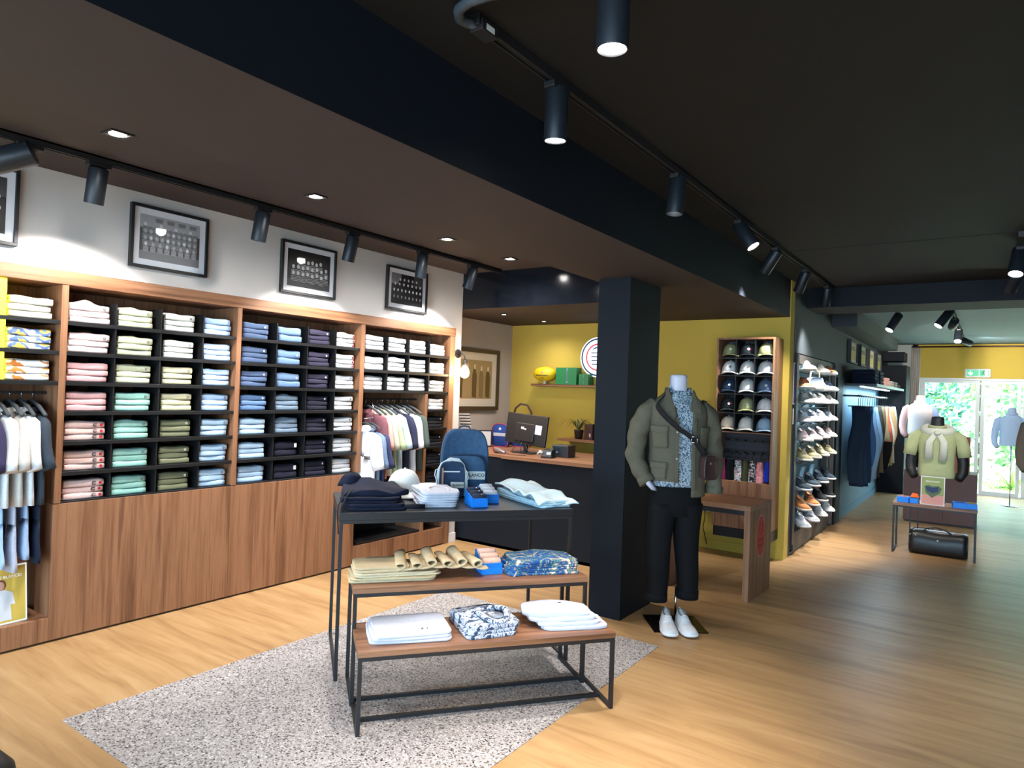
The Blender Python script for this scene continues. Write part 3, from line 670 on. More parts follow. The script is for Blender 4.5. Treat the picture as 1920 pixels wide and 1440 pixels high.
def port(mb, x, pw, ph):
    mb.poly([(x, -pw * .6, -ph * .9), (x, pw * .6, -ph * .9), (x, pw * .5, 0), (x, -pw * .5, 0)], 3); mb.poly([(x, -pw * .7, ph * .2), (x, pw * .7, ph * .2), (x, pw * .7, ph * .8), (x, -pw * .7, ph * .8)], 1)
for i, y in enumerate((9.80, 10.66, 11.50, 12.35)):
    frame('framed_poster', ['nearest of the four small framed posters on the aisle wall', 'second nearest of the four framed posters on the aisle wall', 'third of the four framed posters on the aisle wall', 'farthest of the four framed posters on the aisle wall'][i],
          -1.549, y, y + .56, 2.02, 2.325, port, fw=.02, mat_w=.03, depth=.045, grp='framed posters on the aisle wall', bg_=YB)

# wall sconce with globe bulb
t = thing('wall_sconce', 'black wall sconce with a glowing warm globe bulb', 'wall lamp', (-4.28, 5.115, 1.84))
MB().cyl((0, 0, 0), (.018, 0, 0), .042, n=24).build('wall_plate', MBLACK, t, True, bevel=.002)
MB().tube([(.018, 0, 0), (.06, .0, .0), (.085, .01, -.02), (.09, .012, -.06)], .006, 8).build('arm', MBLACK, t, True)
MB().lathe([(.008, .0), (.018, -.005), (.02, -.05), (.016, -.055)], (.09, .012, -.06), 16).build('socket', MBLACK, t, True)
MB().lathe([(.010, .0), (.022, -.012), (.042, -.045), (.047, -.075), (.040, -.105), (.022, -.122), (.003, -.126)], (.09, .012, -.112), 24).build('bulb', emis((255, 196, 120), 16, 'warm_bulb'), t, True)
pl = bpy.data.lights.new('bulb_light', 'POINT'); pl.energy = 9; pl.color = (1, .72, .42); pl.shadow_soft_size = .05
po = bpy.data.objects.new('bulb_light', pl); COL.objects.link(po); po.location = (-4.13, 5.12, 1.66)
# ================================================================== TILL ALCOVE
t = thing('till_counter', 'black till counter with a walnut worktop', 'counter', (-3.4, 5.2, 0))
MB().box(-.90, 1.19, .02, .06, .0, .855).box(-.90, 1.19, .02, .9, .0, .03).box(1.14, 1.19, .06, .9, .03, .855).build('front_panel', BLACKP, t, bevel=.002)
MB().box(-1.33, -.36, .012, .95, .858, .884).build('worktop', walnut('x'), t, bevel=.002)
MB().box(-.36, 1.19, -.015, .92, .852, .884).build('worktop', walnut('x'), t, bevel=.002)
CT = .884
# monitor seen from behind
t = thing('computer_monitor', 'black monitor seen from behind on the till counter', 'monitor', (-3.73, 5.56, CT), radians(-6))
mb = MB(); mb.T = Matrix.Translation((0, 0, .235)) @ Matrix.Rotation(radians(-5), 4, 'X') @ Matrix.Rotation(radians(3), 4, 'Y')
mb.box(-.26, .26, -.012, .012, -.15, .15); mb.build('screen_shell', MBLACK, t, bevel=.006)
mb2 = MB(); mb2.T = mb.T; mb2.box(-.12, .12, -.03, -.012, -.12, .06); mb2.build('rear_housing', plain((30, 28, 30), .5), t, bevel=.008)
mb3 = MB(); mb3.T = mb.T; mb3.box(.10, .20, -.0135, -.0122, -.035, .055); mb3.build('paper_sheet', plain((205, 205, 225), .7), t)
mb4 = MB(); mb4.T = mb.T; mb4.box(-.045, -.01, -.032, -.0305, .0, .022).box(-.005, .02, -.032, -.0305, -.004, .01); mb4.build('sticker', plain((225, 225, 225), .5), t)
MB().box(-.018, .018, -.02, .015, .01, .20).build('stand', MBLACK, t, bevel=.004)
MB().box(-.12, .12, -.075, .085, 0, .012).build('stand_base', MBLACK, t, bevel=.005)
mb = MB()
for k in range(3): mb.tube([(-.03 + .02 * k, -.03, .15 - .03 * k), (-.07 + .05 * k, -.05, .10), (-.10 + .09 * k, -.07, .04), (-.12 + .12 * k, -.09, .006)], .003, 6)
mb.build('cable', MBLACK, t, True)
# barcode scanner
t = thing('barcode_scanner', 'grey handheld scanner with a red nose lying on the counter', 'scanner', (-3.88, 5.33, CT), radians(-20))
MB().tube([(-.06, 0, .028), (-.02, 0, .030), (.02, 0, .024), (.09, 0, .014)], [.030, .022, .016, .013], 12).build('body', plain((150, 140, 140), .35, .5), t, True)
MB().tube([(-.085, 0, .03), (-.06, 0, .029)], [.026, .0315], 14).build('nose', plain((150, 30, 40), .4), t, True)
MB().tube([(.09, 0, .013), (.14, .02, .004), (.22, .06, .003), (.27, .12, .003)], .0025, 6).build('cable', MBLACK, t, True)
# card terminal and printer
t = thing('card_terminal', 'black card terminal with a small lit display', 'payment terminal', (-3.345, 5.36, CT), radians(10))
MB().prism([(-.055, -.05, 0), (.055, -.05, 0), (.055, .06, 0), (-.055, .06, 0)], (0, 0, .02)).add([(-.05, -.045, .02), (.05, -.045, .02), (.05, .05, .02), (-.05, .05, .02), (-.045, -.02, .07), (.045, -.02, .07), (.045, .05, .085), (-.045, .05, .085)], [(0, 1, 5, 4), (1, 2, 6, 5), (2, 3, 7, 6), (3, 0, 4, 7), (4, 5, 6, 7)]).build('body', MBLACK, t, bevel=.004)
MB().quad((0, -.041, .035), (.04, -.041, .035), (.04, -.034, .055), (0, -.034, .055)).build('display', emis((150, 200, 230), 1.2), t)
t = thing('receipt_printer', 'boxy dark receipt printer at the right of the monitor', 'printer', (-3.30, 5.56, CT), radians(4))
MB().box(-.085, .085, -.07, .09, 0, .115).build('body', plain((34, 36, 40), .45), t, bevel=.008)
MB().box(-.07, .01, -.074, -.07, .03, .10).build('front_panel', plain((30, 44, 54), .3), t, bevel=.002)
MB().disc((-.03, -.0745, .05), (0, -1, 0), .009).build('badge', plain((120, 130, 140), .4), t)
mb = MB()
for k in range(3): mb.tube([(-3.44, 5.35, CT + .004), (-3.45 + .01 * k, 5.33, CT + .03 + .010 * k), (-3.41, 5.31, CT + .048 + .010 * k), (-3.375, 5.31, CT + .045 + .008 * k)], .0035, 6)
tag(mb.build('white_cable', WHITEP, smooth=True), 'loops of white cable beside the card terminal', 'cable')
# small chest items on the left of the counter
t = thing('document_stand', 'stack of dark framed sheets leaning by the white pilaster', 'document holder', (-4.55, 5.62, CT), radians(60))
for k in range(4): MB().box(-.06, .06, -.004 + .02 * k, .002 + .02 * k, .0, .26 + .03 * k).build('sheet', plain((176, 172, 170), .6), t, bevel=.001)
for k in range(4): MB().box(-.062, .062, -.008 + .02 * k, -.004 + .02 * k, .235 + .03 * k, .245 + .03 * k).build('clip', MBLACK, t)
MB().box(-.065, .065, -.012, .075, -.0, .02).build('base', MBLACK, t, bevel=.002)
t = thing('tablet_frame', 'small black framed tablet standing behind the large backpack', 'tablet', (-4.42, 5.80, CT), radians(50))
MB().box(-.07, .07, -.008, .008, 0, .18).build('frame', MBLACK, t, bevel=.003); MB().box(-.058, .058, -.0095, -.008, .014, .166).build('screen', plain((190, 190, 192), .3), t)
def pouch(loc, rz, w, h, d, label, s=1):
    t = thing('satchel', label, 'bag', loc, rz, 'blue satchels beside the monitor')
    rings = []
    def rr(y, k):
        out = []
        for i in range(28):
            a = 2 * pi * i / 28; cx_, sz = cos(a), sin(a)
            e = .35 if sz < 0 else .6
            out.append((k * w / 2 * abs(cx_) ** e * (1 if cx_ > 0 else -1), y, h / 2 + k * h / 2 * abs(sz) ** e * (1 if sz > 0 else -1)))
        return out
    MB().rings([rr(-d / 2, .90), rr(-d / 2 + .015, 1), rr(d / 2 - .015, 1), rr(d / 2, .9)]).build('body', fabric((36, 62, 128)), t, True, fix=True)
    P = rr(-d / 2 + .004, .985); MB().tube(P, .005, 6, closed=True).build('piping', plain((170, 40, 60), .5), t, True)
    MB().box(-w * .38, w * .38, -d / 2 - .004, -d / 2 + .01, h * .46, h * .60).build('band', fabric((170, 170, 176)), t, bevel=.002)
    MB().disc((0, -d / 2 - .002, h * .78), (0, -1, 0), h * .06).build('badge', plain((190, 196, 210), .5), t)
    return t
pouch((-4.34, 5.98, CT), radians(12), .20, .25, .08, 'blue satchel with red piping, left of the monitor')
t2 = pouch((-4.20, 6.16, CT), radians(12), .26, .36, .09, 'taller blue satchel partly hidden behind the monitor')
MB().tube([(-.10, 0, .33), (-.08, 0, .42), (-.02, 0, .47), (.06, 0, .46), (.11, 0, .38), (.12, 0, .30)], .012, 8).build('handle', plain((66, 40, 30), .6), t2, True)
# shelves on the yellow wall
tag(MB().box(-4.34, -3.30, 6.52, 6.699, 1.560, 1.585).build('wall_shelf', walnut('x'), bevel=.002), 'walnut shelf on the yellow wall holding the rugby ball', 'shelf')
t = thing('rugby_ball', 'yellow rugby ball with printed lettering on the wall shelf', 'ball', (-4.20, 6.60, 1.586), radians(8))
N = 18; prof = []
mb = MB(); rings = []
for j in range(N + 1):
    u = -1 + 2 * j / N; r = .083 * sqrt(max(0, 1 - u * u)) ** .92 + .001
    rings.append([(.142 * u, r * cos(2 * pi * k / 24), .115 + r * sin(2 * pi * k / 24)) for k in range(24)])
mb.rings(rings).build('ball_body', plain((226, 190, 20), .45, name='yellow_ball'), t, True)
text_mesh('SERGE BLANCO', .021, plain((40, 30, 20), .5), t, (0, -.083, .096), (radians(82), 0, 0), ext=.003)
MB().disc((0, -.0815, .132), (0, -1, .2), .015).build('badge', plain((206, 120, 140), .5), t)
MB().box(-.028, .028, -.0835, -.081, .063, .068).build('mark', MBLACK, t)
MB().lathe([(.022, 0), (.018, .012), (.016, .028), (.026, .036)], n=16).build('ball_stand', plain((200, 196, 180), .3), t, True)
def gbox_(x0, x1, h, label, ang=0):
    t = thing('green_box', label, 'box', ((x0 + x1) / 2, 6.61, 1.586), ang)
    w = (x1 - x0) / 2; MB().box(-w, w, -.05, .06, 0, h).build('box_body', plain((30, 124, 72), .5), t, bevel=.002)
    MB().box(w * .05, w * .16, -.052, -.05, .02, h - .01).build('label_strip', plain((150, 170, 190), .35), t)
    MB().box(w * .08, w * .13, -.053, -.052, .035, h - .03).build('lettering', plain((24, 40, 70), .5), t)
gbox_(-4.03, -3.76, .19, 'large green box with a pale printed strip on the wall shelf'); gbox_(-3.73, -3.61, .12, 'small green box under the round illuminated sign')
# illuminated round sign
t = thing('illuminated_sign', 'round illuminated sign with blue and red rings on the yellow wall', 'sign', (-3.545, 6.70, 1.898))
MB().cyl((0, 0, 0), (0, -.05, 0), .225, n=64).build('drum', plain((230, 230, 232), .4), t, bevel=.003)
MB().disc((0, -.0505, 0), (0, -1, 0), .222, 64).build('face', emis((246, 250, 255), .62), t)
def ring(r0, r1, y, m, nm):
    mb = MB(); n = 64
    for k in range(n):
        a, b = 2 * pi * k / n, 2 * pi * (k + 1) / n
        mb.quad((r0 * cos(a), y, r0 * sin(a)), (r1 * cos(a), y, r1 * sin(a)), (r1 * cos(b), y, r1 * sin(b)), (r0 * cos(b), y, r0 * sin(b)))
    mb.build(nm, m, t)
EB = emis((20, 66, 98), .22); ER = emis((206, 60, 88), .42)
ring(.192, .210, -.052, EB, 'blue_ring'); ring(.135, .152, -.052, ER, 'red_ring')
mb = MB()
for k in range(4): z = .048 - .042 * k; w = .088 - .004 * k; mb.box(-w, w, -.0535, -.052, z - .006, z + .006)
mb.prism([(-.088, -.052, .084), (-.03, -.052, .112), (.03, -.052, .112), (.088, -.052, .084), (.06, -.052, .086), (.025, -.052, .098), (-.025, -.052, .098), (-.06, -.052, .086)], (0, -.0015, 0))
mb.build('emblem', EB, t)
# low ledge with plant and boxes
tag(MB().box(-3.90, -2.35, 6.42, 6.699, .965, .99).build('wall_shelf', walnut('x'), bevel=.002), 'low walnut ledge on the yellow wall behind the till', 'shelf')
def plant(loc, label, n=16, h=.22, spread=.17, pot=(40, 36, 38), leafc=(96, 96, 44), ang0=0, left=0):
    t = thing('potted_plant', label, 'plant', loc)
    MB().lathe([(.040, 0), (.052, .09), (.055, .10), (.049, .10), (.046, .085)], n=20).build('pot', plain(pot, .5), t, True)
    mb = MB(); R = random.Random(5)
    for k in range(n):
        a = 2 * pi * k / n + R.random() * .5; s = spread * R.uniform(.6, 1.15); hh = h * R.uniform(.7, 1.1); wd = .007
        pts = []
        for j in range(9):
            u = j / 8; x = s * u * 1.1 - left * u; z = .08 + hh * (1.9 * u - 1.75 * u * u * (1.1 if s > .14 else .8)); pts.append(Vector((x * cos(a), x * sin(a) * .6, z)))
        side = Vector((-sin(a), cos(a), 0)) * wd
        for j in range(8):
            w0 = (1 - (j / 8) ** 2) * 1; w1 = (1 - ((j + 1) / 8) ** 2)
            mb.quad(pts[j] - side * w0, pts[j] + side * w0, pts[j + 1] + side * w1, pts[j + 1] - side * w1)
    mb.build('leaves', plain(leafc, .6), t, True)
    return t
plant((-3.70, 6.55, .991), 'small drooping plant in a dark pot on the low ledge', 24, .30, .24)
for x, w, h, lb, c in ((-3.56, .10, .17, 'dark brown gift box on the low ledge', (58, 30, 28)), (-3.42, .12, .15, 'maroon gift box on the low ledge beside the pillar', (84, 30, 30))):
    t = thing('gift_box', lb, 'box', (x, 6.56, .991)); MB().box(-w / 2, w / 2, -.05, .05, 0, h).build('box_body', plain(c, .5), t, bevel=.003)
    MB().box(w * .12, w * .3, -.0512, -.05, .03, .07).build('label_strip', plain((180, 170, 165), .5), t)
# small shelf right of the mannequin
tag(MB().box(-2.62, -2.26, 6.52, 6.699, 1.255, 1.28).build('wall_shelf', walnut('x'), bevel=.002), 'small walnut shelf beside the cap display', 'shelf')
t = thing('phone_handset', 'black phone handset upright in its cradle on the small shelf', 'telephone', (-2.36, 6.60, 1.281))
mb = MB(); mb.T = Matrix.Rotation(radians(14), 4, 'Y'); mb.box(-.022, .022, -.012, .012, .02, .19); mb.build('handset', MBLACK, t, bevel=.005)
MB().box(-.04, .07, -.03, .03, 0, .03).build('cradle', MBLACK, t, bevel=.004)
MB().tube([(.07, 0, .01), (.10, -.05, .0), (.11, -.08, -.08), (.14, -.06, -.16)], .003, 6).build('cable', MBLACK, t, True)
plant((-2.56, 6.60, 1.281), 'small plant half hidden behind the jacket sleeve', 7, .20, .09, leafc=(70, 66, 40))
t = thing('wall_socket', 'white wall socket with a black plug under the console', 'socket', (-2.30, 6.70, .40))
MB().box(-.04, .04, -.012, 0, -.04, .04).build('plate', WHITEP, t, bevel=.003); MB().box(-.02, .02, -.05, -.012, -.03, .01).build('plug', MBLACK, t, bevel=.005)
MB().tube([(0, -.04, -.02), (.01, -.05, -.08), (-.01, -.04, -.20), (.03, -.03, -.36)], .004, 6).build('cable', MBLACK, t, True)

# ================================================================== CONSOLE TABLE
t = thing('console_table', 'walnut waterfall console with a red oval emblem on its side', 'console table', (-1.765, 5.12, 0), radians(-2))
WZ = walnut('z'); WX_ = walnut('x')
MB().box(-.325, .345, 0, .52, .668, .705).build('tabletop', WX_, t, bevel=.002)
MB().box(.300, .345, 0, .52, 0, .668).build('leg_panel', WZ, t, bevel=.002)
MB().box(-.325, -.28, 0, .52, 0, .668).build('leg_panel', WZ, t, bevel=.002)
MB().box(-.28, .300, .02, .05, .63, .668).build('brace', MBLACK, t)
mb = MB(); mb.disc((.3462, .26, .455), (1, 0, 0), .10, 40, 0, ry=.155)
em = MB().disc((.3458, .26, .455), (1, 0, 0), .104, 40, 0, ry=.160); em.build('emblem_edge', plain((214, 176, 160), .5), t)
mb.build('emblem', plain((184, 44, 44), .5, name='red_emblem'), t)
lt = MB(); lt.tube([(.3472, .26 + .035 * cos(a), .515 + .05 * sin(a)) for a in [2 * pi * i / 24 for i in range(24)]], .0015, 5, closed=True)
for k in range(3): lt.box(.3462, .3472, .215, .305, .50 + .012 * k, .503 + .012 * k)
lt.build('emblem_drawing', plain((146, 26, 30), .5), t)
text_mesh('SERGE', .04, plain((146, 26, 30), .5), t, (.3468, .26, .425), (radians(90), 0, radians(90)), ext=.0004)
text_mesh('BLANCO', .036, plain((146, 26, 30), .5), t, (.3468, .26, .385), (radians(90), 0, radians(90)), ext=.0004)

# ================================================================== CAP DISPLAY
t = thing('cap_display', 'tall walnut wall unit with caps above hanging shorts', 'display unit', (-1.865, 6.40, 0))
Wc = walnut('z'); MB().box(-.275, -.258, 0, .299, .29, 2.07).build('side_panel', Wc, t, bevel=.002); MB().box(.240, .258, 0, .299, .29, 2.07).build('side_panel', Wc, t, bevel=.002)
MB().box(-.258, .240, 0, .299, 2.052, 2.07).build('top_panel', Wc, t, bevel=.001)
MB().box(-.258, .240, .28, .299, .72, 2.052).build('back_panel', plain((62, 58, 68), .6), t)
MB().box(-.258, .240, .004, .299, .29, .725).build('lower_panel', Wc, t, bevel=.001)
MB().box(-.275, .257, .05, .299, .19, .289).build('plinth', MBLACK, t)
CZ = [1.882, 1.716, 1.545, 1.367, 1.188]
for z in CZ: MB().box(-.258, .240, .004, .28, z - .012, z).build('shelf', SHELFB if z > 1.2 else WX_, t, bevel=.001)
for x in (-.094, .078):
    for i, z in enumerate(CZ): MB().box(x - .004, x + .004, .004, .28, z, (2.052 if i == 0 else CZ[i - 1] - .012)).build('divider', SHELFB, t)
for z in (1.10, .985):
    MB().box(-.25, .235, .26, .28, z - .02, z + .02).build('hook_rail', MBLACK, t)
    for k in range(6):
        x = -.21 + .083 * k; MB().tube([(x, .26, z), (x, .19, z - .005), (x, .175, z + .012)], .005, 6).build('hook', MBLACK, t, True)
def cap(loc, rz, c, label, group=None, badge=None, s=1.0, c2=None, tilt=0):
    t = thing('baseball_cap', label, 'cap', loc, rz, group); t.scale = (s, s, s)
    if tilt: t.rotation_euler[0] = tilt
    m = fabric(c); rings = []
    for j in range(9):
        a = (pi / 2) * j / 8; r = cos(a) ** .8; z = .118 * sin(a) ** .95
        rings.append([(.086 * r * cos(b), .098 * r * sin(b) + .01 - .01 * sin(a), .004 + z) for b in [2 * pi * i / 28 for i in range(28)]])
    mb = MB(); mb.rings(rings, True)
    cr = mb.build('crown', m, t, True)
    def br(u, v):
        a = pi + (u * pi); out = v; x = .086 * cos(a) * (1 + .06 * out); y = .01 + .098 * sin(a) * 1.0 - out * .098 * sin(-a) ** .6 if sin(-a) > 0 else .01
        return (x, y, .008 - .030 * (abs(cos(a)) ** 2) * out * 1.0 - .010 * out * sin(-a) - .0)
    mb = MB().grid(br, 19, 6); o = mb.build('brim', fabric(c2 or c), t, True); sm = o.modifiers.new('s', 'SOLIDIFY'); sm.thickness = .004; sm.offset = -1
    MB().lathe([(.001, .010), (.006, .008), (.0075, .0)], (0, .0, .120), 10).build('button', m, cr, True)
    if badge:
        n_ = Vector((0, -1, .55)); p = Vector((0, -.0865, .060))
        MB().disc(p, n_, .014, 16).build('badge', plain((226, 226, 222) if badge != 'dark' else (90, 90, 90), .5), cr)
        if badge == 'red': MB().disc(p + Vector((.022, .004, 0)), n_, .012, 16).build('badge', plain((190, 40, 60), .5), cr)
    return t
CC = {'sage green': (138, 140, 104), 'charcoal': (44, 50, 56), 'light green': (170, 174, 128), 'white': (226, 224, 224), 'navy': (44, 62, 88), 'slate blue': (88, 108, 134), 'beige': (206, 196, 180), 'off white': (216, 216, 214), 'pale blue': (150, 178, 204)}
ROWS = [[('sage green', 'w'), ('charcoal', 'red'), ('light green', 'w')], [('white', 'dark'), ('white', 'dark'), ('white', None)], [('navy', 'w'), ('white', None), ('slate blue', 'w')],
        [('charcoal', 'red'), ('light green', 'w'), ('white', None)], [('beige', None), ('off white', None), ('pale blue', None)]]
for i, rw in enumerate(ROWS):
    for j, (cn, bd) in enumerate(rw):
        cap((-1.865 + (-.176, -.008, .159)[j], 6.512, CZ[i] + .026), radians(14), CC[cn], f'{cn} cap on the {ORD[i]} shelf of the cap display, {["left", "centre", "right"][j]} column', 'caps in the cap display', bd, .93)
FLO = pattern('flo1', [(0, (30, 34, 40)), (.42, (214, 216, 222)), (.50, (120, 160, 170)), (.56, (196, 44, 60)), (.60, (230, 232, 232))], 26, 'noise', 1.5)
FLO2 = pattern('flo2', [(0, (24, 26, 30)), (.46, (24, 26, 30)), (.50, (220, 220, 220)), (.58, (40, 60, 60)), (.62, (190, 60, 70))], 30, 'noise', 1.5)
PNK = pattern('pnk', [(0, (206, 110, 120)), (.45, (232, 170, 170)), (.52, (210, 120, 130)), (.60, (236, 200, 190))], 24, 'noise', 2)
SH = [(-.225, fabric((226, 70, 140)), 'bright pink', .21), (-.145, fabric((22, 24, 28)), 'black', .24), (-.068, FLO, 'white floral', .235), (.002, fabric((62, 66, 44)), 'dark olive', .22), (.062, FLO2, 'black floral', .24), (.132, PNK, 'pink patterned', .25), (.205, fabric((24, 50, 170)), 'royal blue', .20)]
for i, (x, m, nm, h) in enumerate(SH):
    X_ = -1.865 + x; zt = .945 - .004 * (i % 3)
    tp = thing('clip_hanger', f'black hanger holding the {nm} swim shorts', 'hanger', (X_, 6.50, zt), 0, 'hangers below the caps')
    MB().tube([(0, .0, -.01), (0, 0, .02), (0, .025, .045), (0, .05, .04), (0, .06, .02)], .003, 6).build('hook', MBLACK, tp, True); MB().box(-.033, .033, -.005, .005, -.025, -.010).build('hanger_body', MBLACK, tp, bevel=.002)
    mb = MB(); rings = []
    for z, w in ((-.02, .026), (-.05, .030), (-.12, .036), (-h, .040), (-h - .004, .038)):
        rings.append([(w * cos(a) * (1 + .12 * sin(3 * a + z * 20)), .055 * sin(a) * (.5 + min(1, -z * 5) * .5) + .006 * sin(5 * a + i), z) for a in [2 * pi * k / 20 for k in range(20)]])
    ss = mb.rings(rings).build('swim_shorts', m, None, True, loc=(X_, 6.50, zt - .004), rz=radians(10))
    tag(ss, f'{nm} swim shorts hanging below the caps', 'swim shorts', 'swim shorts below the caps')
t = thing('notice_poster', 'small dark purple framed notice on the aisle wall edge', 'poster', (-1.549, 6.895, 1.66)); 
MB().box(0, .006, -.03, .03, -.20, .20).build('frame', plain((200, 190, 200), .5), t); MB().box(.006, .0075, -.024, .024, -.19, .19).build('print', pattern('notice', [(0, (40, 30, 90)), (.5, (70, 50, 130)), (.6, (30, 24, 40)), (.68, (190, 170, 60))], 14), t)
tag(MB().box(-1.549, -1.545, 6.885, 6.915, 1.27, 1.42).build('paper_notice', plain((226, 220, 220), .7), bevel=.0005), 'narrow white paper notice below the purple poster', 'notice')
# ================================================================== NESTED DISPLAY TABLES
TA = math.atan2(.791, .611)
def LV(l, v, z=0): return (l * .611 - v * .791, l * .791 + v * .611, z)
def nest(label, l0, l1, v0, v1, z, tt, mtop, side=True, longbars=(), b=.018):
    t = thing('display_table', label, 'table', LV(l0, v0), TA, 'nested display tables'); L = l1 - l0; D = v1 - v0
    MB().box(0, L, 0, D, z - tt, z).build('tabletop', mtop, t, bevel=.0015)
    zt = z - tt
    for x in (0.002, L - b - .002):
        for y in (0.002, D - b - .002): MB().box(x, x + b, y, y + b, 0, zt).build('leg', MBLACK, t, bevel=.001)
        MB().box(x, x + b, b, D - b, 0, b).build('foot_rail', MBLACK, t, bevel=.001)
        MB().box(x, x + b, b, D - b, zt - b, zt).build('top_rail', MBLACK, t, bevel=.001)
    for y in (.002, D - b - .002): MB().box(b, L - b, y, y + b, zt - b, zt).build('top_rail', MBLACK, t, bevel=.001)
    for y in longbars: MB().box(b, L - b, y, y + b, 0.001, b + .001).build('stretcher', MBLACK, t, bevel=.001)
    return t
nest('tallest nested table, black topped on a thin black frame', .198, 1.468, 3.525, 4.225, .848, .036, plain((30, 31, 35), .38, name='black_tabletop'))
nest('middle nested table with a walnut top holding khaki chinos', .258, 1.444, 3.235, 3.575, .550, .026, walnut('x'))
nest('lowest nested table with a walnut top, in front', .264, 1.468, 2.945, 3.32, .362, .024, walnut('x'), longbars=(.13, .335))

def slab(mb, cx_, cy_, z, w, d, h, seed=0, e=.22, bumps=None, wav=.06, taper=0, sag=None, mi=None, n=52):
    rings = []
    for s, zz in ((.982, 0), (.997, .18), (1, .5), (.998, .82), (.985, .97), (.955, 1), (.80, 1), (.55, 1), (.35, 1), (.15, 1)):
        r = []
        for i in range(n):
            a = 2 * pi * i / n; ca, sa = cos(a), sin(a)
            x = abs(ca) ** e * (1 if ca > 0 else -1); y = abs(sa) ** e * (1 if sa > 0 else -1)
            out = 1 + wav * noise.noise(Vector((x * 1.6 + seed * 5.1, y * 1.6, seed))) + wav * .35 * noise.noise(Vector((x * 6 + seed, y * 6, 3)))
            X_ = cx_ + x * w / 2 * s * out * (1 + taper * y); Y_ = cy_ + y * d / 2 * s * out
            z_ = z + h * zz
            if zz > .4: z_ += wob((X_, Y_, 0), 12, h * .16, seed) * zz
            if bumps and zz > .4: z_ += bumps(X_ - cx_, Y_ - cy_) * (zz if zz < 1 else 1)
            if sag: z_ += sag(X_, Y_)
            r.append((X_, Y_, z_))
        rings.append(r)
    mb.rings(rings, True, mi=mi)
def fold(name, label, cat, l, v, z, w, d, h, m, group=None, rot=0.0, layers=2, seed=0, **k):
    mb = MB(); hl = h / layers
    for i in range(layers):
        last = i == layers - 1; kk = dict(k)
        if not last: kk.pop('bumps', None)
        slab(mb, .004 * sin(i * 2 + seed), .003 * cos(i * 3 + seed), i * hl, w * (1 - .012 * (i % 2)), d * (1 - .01 * i), hl * .98, seed + i, **kk)
    o = mb.build(name, m, None, True, loc=LV(l, v, z), rz=TA + rot); tag(o, label, cat, group); return o
TZ1, TZ2, TZ3 = .849, .551, .363
NV = fabric((22, 27, 47)); WH = fabric((208, 210, 222), (200, 203, 217)); KH = fabric((210, 188, 152)); 
# tall table: navy sweatshirts
G = 'navy sweatshirts on the tall black table'
fold('folded_sweatshirt', 'bottom navy sweatshirt of the pile at the left end of the tall table', 'sweatshirt', .385, 3.765, TZ1, .31, .38, .034, NV, G, .02, 2, 1)
fold('folded_sweatshirt', 'middle navy sweatshirt of the pile at the left end of the tall table', 'sweatshirt', .380, 3.79, TZ1 + .0345, .31, .38, .028, NV, G, -.07, 2, 4, taper=-.06, wav=.12, e=.3)
top_ = fold('folded_sweatshirt', 'top navy sweatshirt with a small red mark and upright collar', 'sweatshirt', .385, 3.83, TZ1 + .063, .32, .36, .022, NV, G, .03, 1, 7, wav=.15, e=.32, bumps=lambda x, y: .010 * sin(26 * x + 18 * y) + .016 * exp(-((x + .02) / .05) ** 2) + .02 * exp(-((y - .1) / .1) ** 2), taper=-.12)
mb = MB(); mb.rings([[((.055 + .01 * sin(3 * a)) * k * cos(a) - .10, .035 * k * sin(a) + .12 - dy, z) for a in [2 * pi * i / 24 for i in range(24)]] for z, k, dy in ((.015, 1.3, 0), (.04, 1.1, 0), (.065, .9, .005), (.088, .55, .01), (.085, .4, .01), (.05, .7, .0))], True)
mb.build('collar', NV, top_, True)
MB().box(-.012, .002, -.09, -.086, .024, .0255).build('logo', plain((200, 60, 60), .5), top_)
mb = MB(); mb.tube([(-.14, -.12, .030), (-.17, -.20, .012), (-.20, -.265, -.03), (-.205, -.285, -.075), (-.20, -.288, -.125), (-.197, -.288, -.17)], .0032, 6); mb.tube([(-.12, -.13, .03), (-.155, -.215, .01), (-.185, -.275, -.045), (-.19, -.288, -.10), (-.183, -.288, -.145)], .0032, 6)
mb.build('drawstring', plain((20, 22, 30), .8), top_, True)
tag(MB().tube([(.0, 0, 0), (.06, .004, 0), (.11, 0, 0)], [.012, .014, .012], 12, flat=1).build('rolled_belt', fabric((20, 22, 32)), None, True, loc=LV(.535, 3.60, TZ1 + .0145), rz=TA), 'small navy fabric roll at the front edge of the tall table', 'fabric roll')
# white tees with round collar
G = 'white tees on the tall black table'
for i in range(3):
    o = fold('folded_tee', f'{["bottom", "middle", "top"][i]} white tee of the neat pile between the cap and sock boxes', 'tee', .735, 3.845, TZ1 + .026 * i, .215, .42, .026, WH, G, .03 * (i - 1), 2, 11 + i, wav=.03, bumps=(lambda x, y: .012 * exp(-((y + .12) / .07) ** 2) - .012 * exp(-((x / .04) ** 2 + ((y + .13) / .04) ** 2))) if i == 2 else None)
mb = MB(); mb.tube([(.055 * cos(a), -.125 + .075 * sin(a), .037 + .004 * sin(a) - .006 * (sin(a) < -.3)) for a in [2 * pi * i / 30 for i in range(30)]], .0065, 6, closed=True, flat=.6); mb.build('collar', fabric((224, 214, 222)), o, True)
cap(LV(.600, 4.06, TZ1 + .022), TA + radians(25), (234, 234, 230), 'white cap standing on the tall table behind the white tees', None, None, 1.12)
